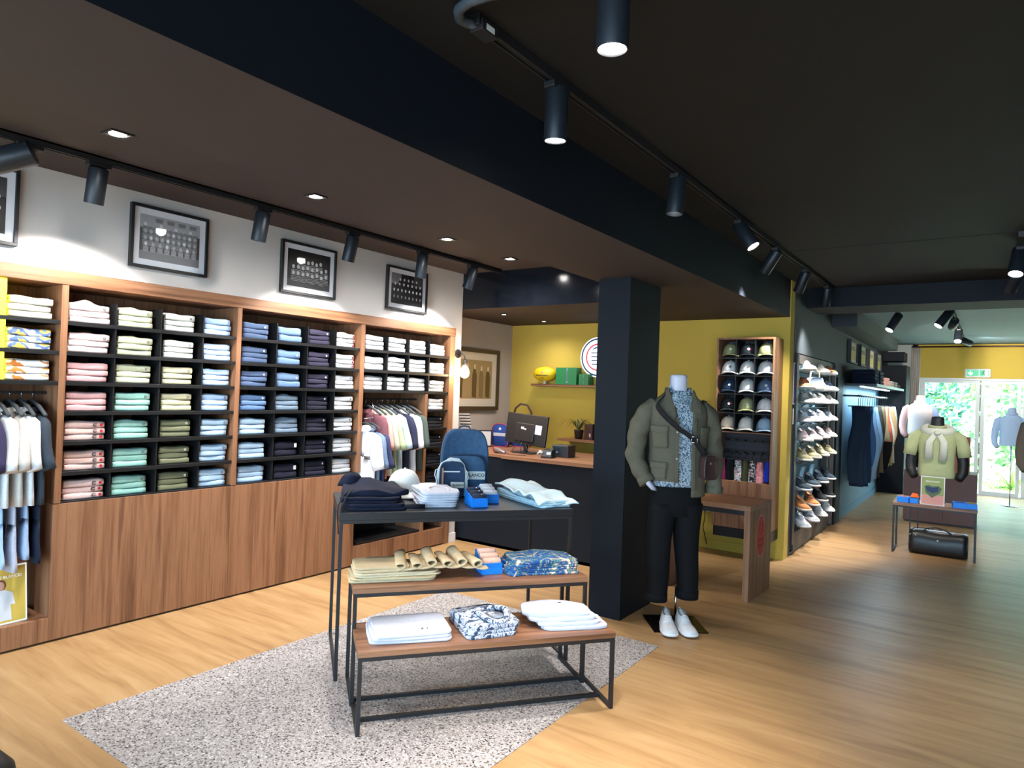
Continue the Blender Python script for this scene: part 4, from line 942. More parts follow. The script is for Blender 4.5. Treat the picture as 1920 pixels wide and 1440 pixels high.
# backpack and crossbody
NB = fabric((62, 92, 124), (54, 82, 112), 40); NB2 = fabric((48, 66, 92), (42, 58, 82), 40); STR = fabric((206, 212, 214))
def shell(w, h, d, top=.5, k=1.0, n=36, ztop=1.0):
    def ring(y, s):
        out = []
        for i in range(n):
            a = 2 * pi * i / n; ca, sa = cos(a), sin(a); e = .30 if sa < 0 else top
            out.append((s * w / 2 * abs(ca) ** (.42 if sa > 0 else .3) * (1 if ca > 0 else -1) * (1 - .06 * max(0, sa)), y, h / 2 + s * h / 2 * abs(sa) ** e * (1 if sa > 0 else -1)))
        return out
    return ring
t = thing('backpack', 'large blue backpack with a lettered grey patch on the tall table', 'backpack', LV(.975, 4.13, TZ1), TA - radians(6))
r = shell(.29, .40, .13, .75)
MB().rings([r(-.055, .93), r(-.062, .97), r(-.045, 1), r(.04, 1), r(.06, .97), r(.062, .9)]).build('body', NB, t, True, fix=True)
MB().tube(r(-.050, .995), .0035, 6, closed=True).build('piping', plain((40, 60, 88), .6), t, True)
r2 = shell(.262, .235, .05, .5)
def puff(y, s): return [(x, yy, z * .99 + .012) for x, yy, z in r2(y, s)]
MB().rings([puff(-.058, 1), puff(-.085, .985), puff(-.102, .93), puff(-.108, .82)]).build('front_pocket', NB, t, True, fix=True)
mb = MB(); mb.tube([(x, y - .002, z) for x, y, z in puff(-.086, 1.0) if z > .12], .003, 6); mb.build('zip', plain((36, 50, 74), .4), t, True)
mb = MB(); mb.tube([(-.035, .02, .394), (-.03, .02, .411), (0, .02, .418), (.03, .02, .411), (.035, .02, .394)], .006, 6); mb.build('handle', plain((40, 60, 88), .6), t, True)
pt = MB().box(-.02, .118, -.112, -.108, .100, .150).build('patch', plain((196, 200, 196), .6), t, bevel=.001)
MB().tube([(-.008 + .014 * cos(a), -.1135, .127 + .014 * sin(a)) for a in [2 * pi * i / 16 for i in range(16)]], .002, 5, closed=True).tube([(-.008 + .006 * cos(a), -.1135, .127 + .006 * sin(a)) for a in [2 * pi * i / 10 for i in range(8)]], .0018, 5).build('logo', plain((30, 36, 46), .6), pt)
text_mesh('BLANCO', .027, plain((30, 36, 46), .6), pt, (.060, -.1125, .126), (radians(90), 0, 0), bold=.0005)
t = thing('crossbody_bag', 'small navy crossbody pouch with a white zip leaning on the backpack', 'bag', LV(.870, 3.995, TZ1), TA - radians(4))
r = shell(.150, .212, .04, .42)
MB().rings([r(-.018, .92), r(-.024, .97), r(-.016, 1), r(.016, 1), r(.022, .97), r(.024, .9)]).build('body', NB2, t, True, fix=True)
MB().tube(r(-.018, .992), .003, 6, closed=True).build('piping', plain((36, 46, 66), .6), t, True)
MB().box(-.052, .046, -.0275, -.0235, .150, .158).build('zip', STR, t, bevel=.001)
pt = MB().box(-.008, .072, -.0285, -.0245, .056, .092).build('patch', plain((214, 210, 200), .6), t, bevel=.001)
text_mesh('BLANCO', .0165, plain((50, 50, 50), .6), pt, (.036, -.0290, .074), (radians(90), 0, 0), bold=.0003)
mb = MB(); mb.tube([(-.075, .0, .04), (-.082, -.004, .10), (-.078, -.006, .155), (-.060, -.008, .195), (-.01, -.012, .226), (.035, -.014, .222), (.065, -.012, .190), (.082, -.010, .13), (.088, -.012, .07), (.084, -.02, .006)], .012, 8, flat=.22, up=(0, 1, 0))
mb.build('strap', STR, t, True)
mb = MB(); mb.tube([(-.078, -.004, .17), (-.098, -.006, .16), (-.102, -.008, .13), (-.09, -.01, .10), (-.092, -.008, .06)], .006, 6, flat=.4); mb.build('strap_loop', STR, t, True)
mb = MB(); mb.tube([(.07, -.012, .18), (.092, -.016, .15), (.10, -.02, .12), (.092, -.02, .10)], .008, 6, flat=.4); mb.build('strap_loop', STR, t, True)
mb = MB(); mb.box(-.062, -.052, -.030, -.026, .03, .175); mb.build('trim_strip', plain((150, 110, 86), .6), t)
# sock boxes
BX = plain((10, 128, 232), .5, name='blue_card')
def sockbox(l, v, z, w, d, h0, h1, rot, label, sc, scn, grp='blue sock boxes'):
    t = thing('sock_box', label, 'box', LV(l, v, z), TA + rot, grp)
    a, b = w / 2, d / 2; T = .002
    MB().prism([(-a, -b, 0), (-a, b, 0), (-a, b, h1), (-a, -b, h0)], (T, 0, 0)).prism([(a, -b, 0), (a, b, 0), (a, b, h1), (a, -b, h0)], (-T, 0, 0)).box(-a, a, -b, -b + T, 0, h0).box(-a, a, b - T, b, 0, h1).box(-a, a, -b, b, 0, T).build('tray', BX, t)
    MB().box(-a - .001, a + .001, -b - .001, b + .001, 0, h0 * .52).build('sleeve', BX, t, bevel=.001)
    for k in range(3):
        f = (k + .5) / 3; y = -b + d * f; zz = h0 + (h1 - h0) * f - .010 + .004
        mb = MB(); rr = d / 6.4
        mb.tube([(-a + .006, 0, 0), (-a + .010, 0, 0), (0, 0, .001), (a - .010, 0, 0), (a - .006, 0, 0)], [rr * .7, rr * .98, rr, rr * .98, rr * .7], 14)
        p = Matrix.Rotation(TA + rot, 3, 'Z') @ Vector((0, y, 0)); base = Vector(LV(l, v, z)) + p
        o = mb.build('rolled_socks', fabric(sc), None, True, loc=(base.x, base.y, z + zz), rz=TA + rot); tag(o, f'{["front", "middle", "back"][k]} {scn} sock roll in the {label.split(" holding")[0]}', 'socks', 'sock rolls in blue boxes')
        if k != 1 or scn != 'peach': MB().disc((.012, -rr * .45, rr * .93), (0, -.4, 1), .004, 10).build('logo', plain((210, 210, 220) if scn != 'white' else (200, 80, 80), .6), o)
sockbox(.950, 3.695, TZ1, .088, .150, .050, .082, .06, 'front blue box on the tall table holding navy socks', (44, 50, 70), 'navy')
sockbox(1.052, 3.820, TZ1, .088, .150, .050, .082, .02, 'rear blue box on the tall table holding white socks', (206, 214, 226), 'white')
sockbox(.960, 3.430, TZ2, .108, .140, .058, .100, .05, 'blue box on the middle table holding peach socks', (232, 190, 170), 'peach')
# light blue shorts draped at the right end
LB = fabric((166, 198, 214), (150, 186, 206), 50)
def drape(x, y): return 0
fold('folded_shorts', 'lower pale blue shorts draped at the right end of the tall table', 'shorts', 1.325, 3.82, TZ1, .22, .50, .034, LB, 'pale blue shorts on the tall table', radians(14), 3, 21, wav=.10, bumps=lambda x, y: .02 * exp(-((y - .2) / .1) ** 2))
mb = MB()
def wv(u, v_):
    x = -.12 + .25 * u; y = -.28 + .50 * v_
    z = .036 + .035 * exp(-((v_ - .95) / .3) ** 2) + .012 * sin(18 * x + 14 * y) * (1 - v_) + .014 * sin(46 * y + 9 * x) * exp(-((v_ - .3) / .3) ** 2) + .012 * sin(34 * x + 8 * y)
    return (x + .015 * sin(11 * y) + .03 * (1 - v_), y + .02 * sin(9 * x + 2), z - .03 * exp(-(v_ / .10) ** 2))
mb.grid(wv, 26, 44); o = mb.build('folded_shorts', fabric((206, 220, 224), (196, 214, 220), 50), None, True, loc=LV(1.31, 3.83, TZ1 + .008), rz=TA + radians(12)); m_ = o.modifiers.new('s', 'SOLIDIFY'); m_.thickness = .010; m_.offset = 1
tag(o, 'upper whitish blue shorts rumpled on top at the right end of the tall table', 'shorts', 'pale blue shorts on the tall table')
mb = MB(); 
for q in (.25, .40, .55): mb.tube([wv(u, q) for u in [i / 20 for i in range(0, 21)]], .006, 6)
mb = MB(); mb.tube([Vector(wv(i / 24, .02 + .03 * sin(i))) + Vector((0, -.002, .004)) for i in range(25)], .0035, 6); mb.build('hem', LB, o, True)
# khaki chinos
G = 'khaki chinos on the middle table'
fold('folded_chinos', 'bottom khaki chinos of the pile on the middle table', 'trousers', .46, 3.425, TZ2, .42, .24, .022, fabric((204, 186, 150)), G, -.03, 2, 31, wav=.05)
fold('folded_chinos', 'second khaki chinos of the pile on the middle table', 'trousers', .475, 3.435, TZ2 + .0225, .42, .235, .020, fabric((216, 200, 168)), G, .02, 2, 33, wav=.05)
fold('folded_chinos', 'third khaki chinos of the pile, lying flat at the left end of the middle table', 'trousers', .405, 3.440, TZ2 + .043, .27, .22, .024, KH, G, .0, 2, 35, wav=.05)
K = 6
def fan(u, v_):
    ph = 2 * pi * K * u; x = .0 + .46 * u + .040 * sin(ph + .4) ; y = -.115 + .24 * v_ + .015 * sin(ph * .5)
    amp = .014 + .008 * u
    z = .030 + amp * sin(ph - 1.1) + .016 * v_ * sin(ph * .5 + 1) + .012 * sin(pi * u)
    return (x + .05 * v_ * (1 - u) - .02 * v_, y, max(z, .004))
o = MB().grid(fan, 150, 10).build('folded_chinos', KH, None, True, loc=LV(.455, 3.43, TZ2 + .034), rz=TA); m_ = o.modifiers.new('s', 'SOLIDIFY'); m_.thickness = .007; m_.offset = 0
tag(o, 'topmost khaki chinos pleated like a fan across the middle table', 'trousers', G)
mb = MB()
for k in range(2): mb.tube([(-.10 + .0 * k, -.08 + .03 * k, .0255), (-.04, -.085 + .03 * k, .0262)], .0012, 5)
# floral shorts
FL = pattern('floral', [(0, (206, 170, 146)), (.33, (34, 84, 146)), (.445, (50, 106, 168)), (.50, (76, 132, 90)), (.525, (164, 192, 140)), (.55, (40, 92, 156)), (.60, (224, 184, 156)), (.65, (236, 216, 196))], 13, 'noise', 2.2)
G = 'floral shorts on the middle table'
for i in range(3): fold('folded_shorts', f'{["bottom", "middle", "top"][i]} blue floral shorts of the pile at the right of the middle table', 'shorts', 1.235 + .006 * i, 3.425, TZ2 + .022 * i, .39 - .012 * i, .23, .022, FL, G, .04 * (i - 1), 2, 41 + i, wav=.09, bumps=(lambda x, y: .014 * exp(-(x / .1) ** 2) + .006 * sin(30 * x)) if i == 2 else None)
for i in range(3): fold('folded_shorts', f'{["bottom", "middle", "top"][i]} blue floral shorts fanned out just left of the main floral pile', 'shorts', 1.075 + .014 * i, 3.400 + .01 * i, TZ2 + .016 * i, .10, .20, .016, FL, 'fanned floral leg ends', .25, 1, 46 + i, wav=.08)
# low table: white polos, printed polo
G = 'white tees at the left of the lowest table'
for i in range(3):
    o = fold('folded_tee', f'{["bottom", "middle", "top"][i]} white tee with a small dark mark at the left of the lowest table', 'tee', .50 + .006 * i, 3.145, TZ3 + .013 * i, .37 - .01 * i, .28, .0135, WH, G, .03 * (i - 1) - .02, 1, 51 + i, wav=.045, e=.16, bumps=(lambda x, y: .006 * exp(-((x - .1) / .08) ** 2 - ((y - .08) / .06) ** 2)) if i == 2 else None)
MB().disc((.045, -.08, .0165), (0, 0, 1), .006, 10).build('logo', plain((110, 40, 50), .6), o); MB().disc((.068, -.08, .0165), (0, 0, 1), .005, 10).build('logo', plain((70, 70, 80), .6), o)
LEAF = pattern('leafprint', [(0, (52, 66, 92)), (.40, (64, 82, 112)), (.445, (196, 204, 218)), (.50, (206, 212, 224)), (.525, (74, 94, 124)), (.56, (214, 218, 228)), (.60, (120, 138, 164)), (.63, (220, 224, 232))], 8, 'noise', 4.5)
G = 'leaf print polos on the lowest table'
for i in range(3):
    o = fold('folded_polo', f'{["bottom", "middle", "top"][i]} navy and white leaf print polo at the centre of the lowest table', 'polo shirt', .865, 3.145, TZ3 + .018 * i, .25, .30, .0185, LEAF, G, .05 * (i - 1) + .12, 1, 61 + i, wav=.05, e=.2, bumps=(lambda x, y: .03 * exp(-((y + .02) / .11) ** 2 - (x / .14) ** 2) - .030 * exp(-(((x - .02) / .045) ** 2 + ((y + .07) / .045) ** 2))) if i == 2 else None)
mb = MB(); mb.tube([(.02 + (.068 + .004 * sin(3 * a)) * cos(a), -.065 + .072 * sin(a), .046 + .010 * sin(a) + .006 * cos(2 * a)) for a in [2 * pi * i / 32 for i in range(32)]], .015, 8, closed=True, flat=.75)
mb.build('collar', LEAF, o, True)
MB().lathe([(.001, .035), (.035, .036), (.052, .040)], (.02, -.065, 0), 20, True).build('collar_lining', fabric((206, 212, 226)), o, True)
MB().box(.008, .030, -.055, -.040, .0425, .044).box(.002, .008, -.08, -.04, .0425, .0435).build('size_label', plain((236, 236, 236), .7), o)
G = 'white polos with cherry motif on the lowest table'
for i in range(4):
    o = fold('folded_polo', f'{["bottom", "second", "third", "top"][i]} white polo with a cherry motif at the right of the lowest table', 'polo shirt', 1.30 - .022 * i, 3.105 + .016 * i, TZ3 + .017 * i, .33, .19, .0175, WH, G, -.06 - .03 * i, 1, 71 + i, wav=.09, e=.35, bumps=(lambda x, y: .012 * exp(-((x + .03) / .1) ** 2)) if i == 3 else None)
    if i in (0, 1):
        for dx in (0, .014): MB().disc((.135 + dx - .01, -.060, .0182), (0, -.3, 1), .006, 10).build('cherry_motif', plain((160, 36, 56), .6), o)
    if i == 3: MB().disc((.03, .04, .029), (0, -.2, 1), .010, 12, ry=.004).build('logo', plain((60, 66, 90), .6), o)

# ================================================================== SHOES
SHM = {}
def shoe_meshes(key, up_c, sole_c, lace_c, L=.28):
    if key in SHM: return SHM[key]
    # local: toe towards -Y, length L, z up
    def sec(t):  # t 0 heel .. 1 toe
        w = .036 + .012 * sin(pi * min(1, t * .9)) + (.006 if t > .5 else 0); w *= (1 if t < .86 else sqrt(max(.02, 1 - ((t - .86) / .15) ** 2))) * (1 if t > .08 else sqrt(max(.1, 1 - ((.08 - t) / .10) ** 2)))
        if t < .38: h = .098 - .03 * (t / .38) ** 2 + (.012 if t < .08 else 0)
        elif t < .62: h = .068 - .022 * 0 + (.0) - .02 * ((t - .38) / .24)
        else: h = .050 - .018 * ((t - .62) / .38) ** 1.5
        if .30 < t < .55: h += .018 * sin(pi * (t - .30) / .25)
        return w, h
    mb = MB(); rings = []; n = 22; K = 22
    for j in range(K + 1):
        t = j / K; w, h = sec(t); y = L * (.5 - t); r = []
        for i in range(n):
            a = 2 * pi * i / n; ca, sa = cos(a), sin(a)
            z = .018 + (h - .010) * max(0, sa) ** .8 if sa > 0 else .018 + .004 * sa
            x = w * abs(ca) ** .65 * (1 if ca > 0 else -1) * (1 - .42 * max(0, sa) ** 1.5 * (1 if t < .6 else .5))
            r.append((x, y, z))
        rings.append(r)
    mb.rings(rings); up = mb.mesh('upper', fabric(up_c), True)
    mb = MB(); rings = []
    for z, k in ((0, .95), (.004, 1.02), (.018, 1.04), (.024, 1.0)):
        r = []
        for j in range(K + 1): t = j / K; w, h = sec(t); r.append((w * k + .001, L * (.5 - t) * k, z + (.004 * (t > .85) * (1 if z < .01 else 0))))
        for j in range(K, -1, -1): t = j / K; w, h = sec(t); r.append((-w * k - .001, L * (.5 - t) * k, z + (.004 * (t > .85) * (1 if z < .01 else 0))))
        rings.append(r)
    mb.rings(rings); so = mb.mesh('sole', plain(sole_c, .6), True)
    mb = MB()
    for k in range(5):
        t = .40 + .055 * k; w, h = sec(t); z = h + .011; y = L * (.5 - t)
        mb.tube([(-w * .55, y + .006, z - .012), (-w * .25, y, z - .001), (0, y - .003, z + .002), (w * .25, y, z - .001), (w * .55, y + .006, z - .012)], .0028, 5)
    la = mb.mesh('laces', plain(lace_c, .8), True)
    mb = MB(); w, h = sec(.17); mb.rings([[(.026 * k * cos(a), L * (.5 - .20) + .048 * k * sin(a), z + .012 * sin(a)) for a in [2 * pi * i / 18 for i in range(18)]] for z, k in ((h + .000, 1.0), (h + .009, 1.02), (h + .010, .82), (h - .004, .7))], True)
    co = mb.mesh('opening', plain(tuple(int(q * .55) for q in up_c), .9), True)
    SHM[key] = (up, so, la, co); return SHM[key]
def shoe(key, cols, loc, rz, label, group=None, s=1.0):
    t = thing('sneaker', label, 'shoe', loc, rz, group); t.scale = (s, s, s)
    ms = shoe_meshes(key, *cols); up_ = obj('upper', ms[0], t); obj('sole', ms[1], t); obj('laces', ms[2], up_); obj('opening', ms[3], up_)
    return t
# ================================================================== MANNEQUIN IN FIELD JACKET
MX, MY, MT = -1.680, 4.285, radians(37)
def mloc(x, y, z=0):
    return (MX + x * cos(MT) - y * sin(MT), MY + x * sin(MT) + y * cos(MT), z)
mann = thing('mannequin', 'headless mannequin in olive field jacket and black trousers beside the pillar', 'mannequin', (MX, MY, 0), MT)
def ell(cx_, cy_, z, rx, ry, n=32, e=.85, rot=0, fn=None):
    r = []
    for i in range(n):
        a = 2 * pi * i / n; x = rx * abs(cos(a)) ** e * (1 if cos(a) > 0 else -1); y = ry * abs(sin(a)) ** e * (1 if sin(a) > 0 else -1)
        k = 1 + (fn(a, z) if fn else 0); r.append((cx_ + x * k, cy_ + y * k, z))
    return r
SKIN = plain((206, 206, 222), .45, name='mannequin_white')
b = MB(); b.rings([ell(0, .01, z, rx, ry) for z, rx, ry in ((.80, .15, .10), (.95, .145, .095), (1.08, .14, .09), (1.22, .16, .10), (1.36, .175, .105), (1.44, .15, .085), (1.49, .085, .062), (1.525, .060, .058), (1.57, .055, .056), (1.615, .055, .057), (1.632, .054, .056), (1.640, .048, .050), (1.643, .02, .02))])
b.build('torso', SKIN, mann, True)
MB().tube([(-.225, -.07, .98), (-.195, -.082, .93), (-.172, -.075, .905), (-.14, -.05, .89)], [.028, .026, .022, .014], 12, flat=.7).build('hand', SKIN, mann, True)
def wr(a, z): return .012 * sin(3 * a + z * 9) + .016 * noise.noise(Vector((cos(a) * 2, sin(a) * 2, z * 7)))
TR = fabric((11, 12, 15), (8, 9, 12))
tb = MB()
tb.rings([ell(0, .005, .72, .165, .10, fn=wr), ell(0, .005, .80, .172, .108, fn=wr), ell(0, .005, .88, .165, .105, fn=wr), ell(0, .005, .98, .150, .10)])
for sg, hz, hx in ((-1, .165, -.105), (1, .185, .100)):
    tb.rings([ell(hx * (1 - t) + sg * .083 * t + (.004 * sin(8 * t)), .0 + .012 * sin(3 * t), hz + (.80 - hz) * t, .066 + .028 * t ** 1.5 + (.006 if t == 0 else 0), .074 + .028 * t, n=24, fn=wr) for t in [i / 14 for i in range(15)]])
    tb.rings([ell(hx, 0, hz - .004 + z, r_, r_ * 1.1, n=24) for z, r_ in ((0, .071), (.05, .072))])
tb.build('trousers', TR, mann, True)
# printed shirt
SHIRTM = pattern('tinyprint', [(0, (60, 84, 108)), (.44, (84, 112, 136)), (.50, (196, 206, 210)), (.56, (176, 190, 198)), (.62, (110, 136, 156))], 85, 'noise', 1.0)
sb = MB(); sb.rings([ell(0, .005, z, rx, ry, fn=wr) for z, rx, ry in ((.915, .166, .116), (.97, .160, .112), (1.08, .152, .106), (1.22, .166, .114), (1.36, .178, .114), (1.43, .155, .098), (1.475, .092, .076), (1.51, .070, .068), (1.535, .066, .066))], False)
o = sb.build('shirt', SHIRTM, mann, True); m_ = o.modifiers.new('s', 'SOLIDIFY'); m_.thickness = .004
mb = MB()
for sg in (-1, 1): mb.prism([(sg * .012, -.088, 1.47), (sg * .070, -.088, 1.425), (sg * .098, -.06, 1.475), (sg * .070, -.012, 1.565), (sg * .062, -.03, 1.56)], (0, -.006, .002))
mb.build('shirt_collar', SHIRTM, mann)
# jacket: open sheet around the torso
JK = fabric((100, 95, 80), (92, 87, 73), 120)
def jk(u, v_):
    # u from left front edge (image left) round the back to right front edge; v 0 hem..1 neck
    z = .93 + (1.525 - .93) * v_
    gapL = radians(267 - 7 * v_) ; gapR = radians(288 - 2 * v_)
    if v_ > .82: gapL -= radians(28) * (v_ - .82) / .18; gapR += radians(22) * (v_ - .82) / .18
    a = gapR - 2 * pi + (gapL - (gapR - 2 * pi)) * (1 - u) if False else gapL - u * (gapL - (gapR - 2 * pi))
    prof = [(0, .190, .138), (.15, .185, .134), (.35, .178, .128), (.55, .186, .130), (.75, .200, .128), (.85, .190, .116), (.92, .145, .098), (1.0, .086, .082)]
    for k in range(len(prof) - 1):
        if prof[k][0] <= v_ <= prof[k + 1][0]:
            f = (v_ - prof[k][0]) / (prof[k + 1][0] - prof[k][0]); rx = prof[k][1] * (1 - f) + prof[k + 1][1] * f; ry = prof[k][2] * (1 - f) + prof[k + 1][2] * f; break
    w_ = 1 + .02 * noise.noise(Vector((cos(a) * 2.2, sin(a) * 2.2, z * 6))) + .010 * sin(9 * z + 2 * a)
    x = rx * abs(cos(a)) ** .85 * (1 if cos(a) > 0 else -1) * w_; y = .005 + ry * abs(sin(a)) ** .85 * (1 if sin(a) > 0 else -1) * w_
    if v_ < .3: # right panel longer and pulled outward, left lifted by the pocketed hand
        k = (1 - v_ / .3); z -= .075 * k * (1 if u > .78 else max(0, (u - .5) / .28)); 
        z += .02 * k * (1 if u < .2 else 0)
    return (x, y, z)
o = MB().grid(jk, 64, 30).build('jacket_body', JK, mann, True); m_ = o.modifiers.new('s', 'SOLIDIFY'); m_.thickness = .006; m_.offset = 1
def sleeve(path, rad, nm, seed):
    P = [Vector(p) for p in path]; Q = []; Rr = []
    for i in range(len(P) - 1):
        for k in range(8):
            t = k / 8; Q.append(P[i].lerp(P[i + 1], t)); Rr.append((rad[i] * (1 - t) + rad[i + 1] * t) * (1 + .045 * sin((i * 8 + k) * 1.15 + seed) * (1 if i > 0 else .3)))
    Q.append(P[-1]); Rr.append(rad[-1])
    for _ in range(4): Q = [Q[0]] + [(Q[i - 1] + Q[i] * 2 + Q[i + 1]) / 4 for i in range(1, len(Q) - 1)] + [Q[-1]]
    mb = MB(); mb.tube(Q, Rr, 20, flat=.95); s_ = mb.build(nm, JK, mann, True)
    for v in s_.data.vertices: v.co += Vector((wob(v.co, 14, .008, seed), wob(v.co, 14, .008, seed + 2), 0))
    mb = MB(); mb.tube([Q[-3], Q[-2], Q[-1]], [Rr[-3] * 1.06, Rr[-1] * 1.10, Rr[-1] * 1.12], 20); mb.build('cuff', JK, mann, True)
sleeve([(-.140, .015, 1.440), (-.215, .015, 1.375), (-.262, .02, 1.22), (-.278, .0, 1.08), (-.205, -.082, .935)], [.060, .072, .066, .060, .050], 'sleeve', 1)
sleeve([(.140, .015, 1.440), (.212, .02, 1.370), (.248, .03, 1.20), (.262, .02, 1.06), (.255, .0, .865)], [.060, .070, .062, .058, .052], 'sleeve', 5)
# jacket collar, placket, pockets
mb = MB()
for sg in (-1, 1):
    mb.prism([(sg * .045, -.128 + .012, 1.405), (sg * .115, -.112, 1.395), (sg * .118, -.080, 1.455), (sg * .088, -.030, 1.545), (sg * .078, -.052, 1.545)], (sg * .004, -.008, 0))
mb.build('jacket_collar', JK, mann, bevel=.003)
mb = MB(); mb.rings([[(rx * cos(a), .012 + rx * .95 * sin(a), z) for a in [radians(-35) + radians(250) * i / 18 for i in range(19)]] + [((rx - .006) * cos(a), .012 + (rx - .006) * .95 * sin(a), z) for a in [radians(215) - radians(250) * i / 18 for i in range(19)]] for z, rx in ((1.49, .092), (1.555, .086))]); mb.build('collar_stand', JK, mann, True)
def surf(a, z, off):
    v_ = (z - .90) / .625; prof = [(-.2, .192, .14), (0, .190, .138), (.15, .185, .134), (.35, .178, .128), (.55, .186, .130), (.75, .200, .128), (.85, .190, .116), (.92, .145, .098), (1.0, .086, .082)]
    rx, ry = .19, .13
    for k in range(len(prof) - 1):
        if prof[k][0] <= v_ <= prof[k + 1][0]: f = (v_ - prof[k][0]) / (prof[k + 1][0] - prof[k][0]); rx = prof[k][1] * (1 - f) + prof[k + 1][1] * f; ry = prof[k][2] * (1 - f) + prof[k + 1][2] * f
    rx += off; ry += off
    return Vector((rx * abs(cos(a)) ** .85 * (1 if cos(a) > 0 else -1), .005 + ry * abs(sin(a)) ** .85 * (1 if sin(a) > 0 else -1), z))
def patch(nm, a0, a1, z0, z1, m, off=.012, th=.005, point=0):
    mb = MB(); mb.grid(lambda u, v_: surf(radians(a0 + (a1 - a0) * u), (z0 - point * (1 - abs(2 * u - 1))) * (1 - v_) + z1 * v_, off), 11, 6)
    o = mb.build(nm, m, mann, True); s_ = o.modifiers.new('s', 'SOLIDIFY'); s_.thickness = th; s_.offset = 1; return o
patch('chest_pocket', 207, 245, 1.165, 1.290, JK); patch('pocket_flap', 205, 247, 1.272, 1.305, JK, .018, point=.014)
patch('hip_pocket', 205, 243, .965, 1.055, JK); patch('pocket_flap', 203, 245, 1.035, 1.072, JK, .018)
patch('chest_pocket', 302, 330, 1.170, 1.290, JK); patch('pocket_flap', 300, 332, 1.272, 1.305, JK, .018, point=.010)
patch('placket', 259, 265, .945, 1.36, JK, .010); patch('placket', 287, 293, .90, 1.36, JK, .010)
for z in (1.10, 1.27): MB().disc(surf(radians(262), z, .018), (-.3, -1, 0), .006, 10).build('button', plain((150, 148, 130), .4), mann)
# crossbody strap and bag
mb = MB(); pts = []
for i in range(20):
    t = i / 19; a = radians(212 + 106 * t); z = 1.475 - .37 * t ** 1.0
    pts.append(surf(a, z, .026 + .01 * sin(pi * t)))
pts[0] = Vector((-.088, -.03, 1.515)); mb.tube(pts, .019, 8, flat=.14, up=(-.6, .2, .7)); 
mb.build('bag_strap', fabric((34, 32, 34)), mann, True)
t = thing('shoulder_bag', 'brown leather shoulder bag on a black strap at the jacket hip', 'bag', mloc(.168, -.142, .975), MT + radians(24))
rings = []
LE = plain((66, 46, 44), .45, name='brown_leather')
rb = shell(.105, .150, .045, .5)
MB().rings([rb(-.025, .90), rb(-.03, .96), rb(-.02, 1), rb(.02, 1), rb(.03, .96), rb(.03, .88)]).build('body', LE, t, True, fix=True)
MB().tube(rb(-.02, .99), .003, 6, closed=True).build('piping', plain((46, 32, 30), .5), t, True)
MB().box(-.036, .036, -.031, -.026, .120, .124).build('zip', CHROME, t); MB().disc((-.01, -.0315, .105), (0, -1, 0), .008, 12).build('badge', plain((200, 200, 200), .3, .8), t)
mb = MB(); mb.tube([(-.035, -.02, .125), (-.036, -.02, .155), (.005, -.02, .157), (.01, -.02, .13)], .0035, 6); mb.build('buckle', CHROME, t, True)
mb = MB(); bp = surf(radians(283), 1.228, .045); 
for k in range(4):
    a = radians(45 + 90 * k); a2 = radians(135 + 90 * k)
    mb.tube([bp + Vector((.026 * cos(a), -.004, .026 * sin(a))), bp + Vector((.026 * cos(a2), -.004, .026 * sin(a2)))], .0035, 6)
mb.build('strap_buckle', CHROME, mann, True)
MB().cyl((.055, .10, .0), (.055, .10, .22), .007).tube([(.055, .10, .20), (.075, .06, .32), (.085, .03, .45)], .007, 8).build('support_pole', CHROME, mann, True)
MB().prism([(-.15, -.16, 0.0), (.20, -.16, 0.0), (.20, .17, 0.0), (-.15, .17, 0.0)], (0, 0, .006)).build('base_plate', plain((34, 26, 26), .12, .6), mann, bevel=.001)
WS = ((222, 224, 228), (232, 232, 236), (226, 226, 230))
shoe('white', WS, mloc(-.055, -.135, .007), MT - radians(6), 'white sneaker on the mannequin base, left of its pair', 'white sneakers on the mannequin base', .95)
shoe('white', WS, mloc(.058, -.135, .007), MT + radians(2), 'white sneaker on the mannequin base, right of its pair', 'white sneakers on the mannequin base', .95)
# ================================================================== SHOE DISPLAY
t = thing('shoe_display', 'dark shoe display recessed in the aisle wall with rows of sneakers', 'display unit', (-1.549, 6.93, 0))
DG = plain((58, 54, 54), .55, name='dark_panel')
MB().box(-.03, .018, 0, .09, .10, 1.955).build('side_panel', MBLACK, t, bevel=.002)
MB().box(-.09, -.02, 1.80, 2.05, .03, 1.955).build('side_panel', DG, t, bevel=.002); MB().box(-.03, .018, 1.98, 2.02, .03, 1.90).build('side_panel', plain((98, 88, 84), .5), t, bevel=.002)
MB().box(-.12, -.09, .0, 2.05, .0, 1.96).build('back_panel', BLUEGLOW, t)  # blue light on the shoe back is put into its colour
MB().box(-.09, .0, .09, 1.80, 1.865, 1.955).build('top_panel', DG, t)
MB().box(-.09, .010, .09, .93, .035, .205).build('drawer', DG, t, bevel=.002); MB().box(-.09, .010, .935, 1.80, .035, .205).build('drawer', DG, t, bevel=.002)
MB().box(-.09, .0, 0, 1.80, 0, .03).build('plinth', MBLACK, t)
SZ = [1.800, 1.618, 1.432, 1.243, 1.055, .862, .570, .372, .208]
for z in SZ[:-1]: MB().box(-.09, -.035, .09, 1.80, z - .008, z).build('shelf', MBLACK, t)
for k, z in enumerate((1.80,)):
    pass
Lw = emis((170, 215, 235), 2.5, 'led_strip'); MB().box(-.085, -.075, .10, 1.79, 1.845, 1.855).build('led_strip', Lw, t)
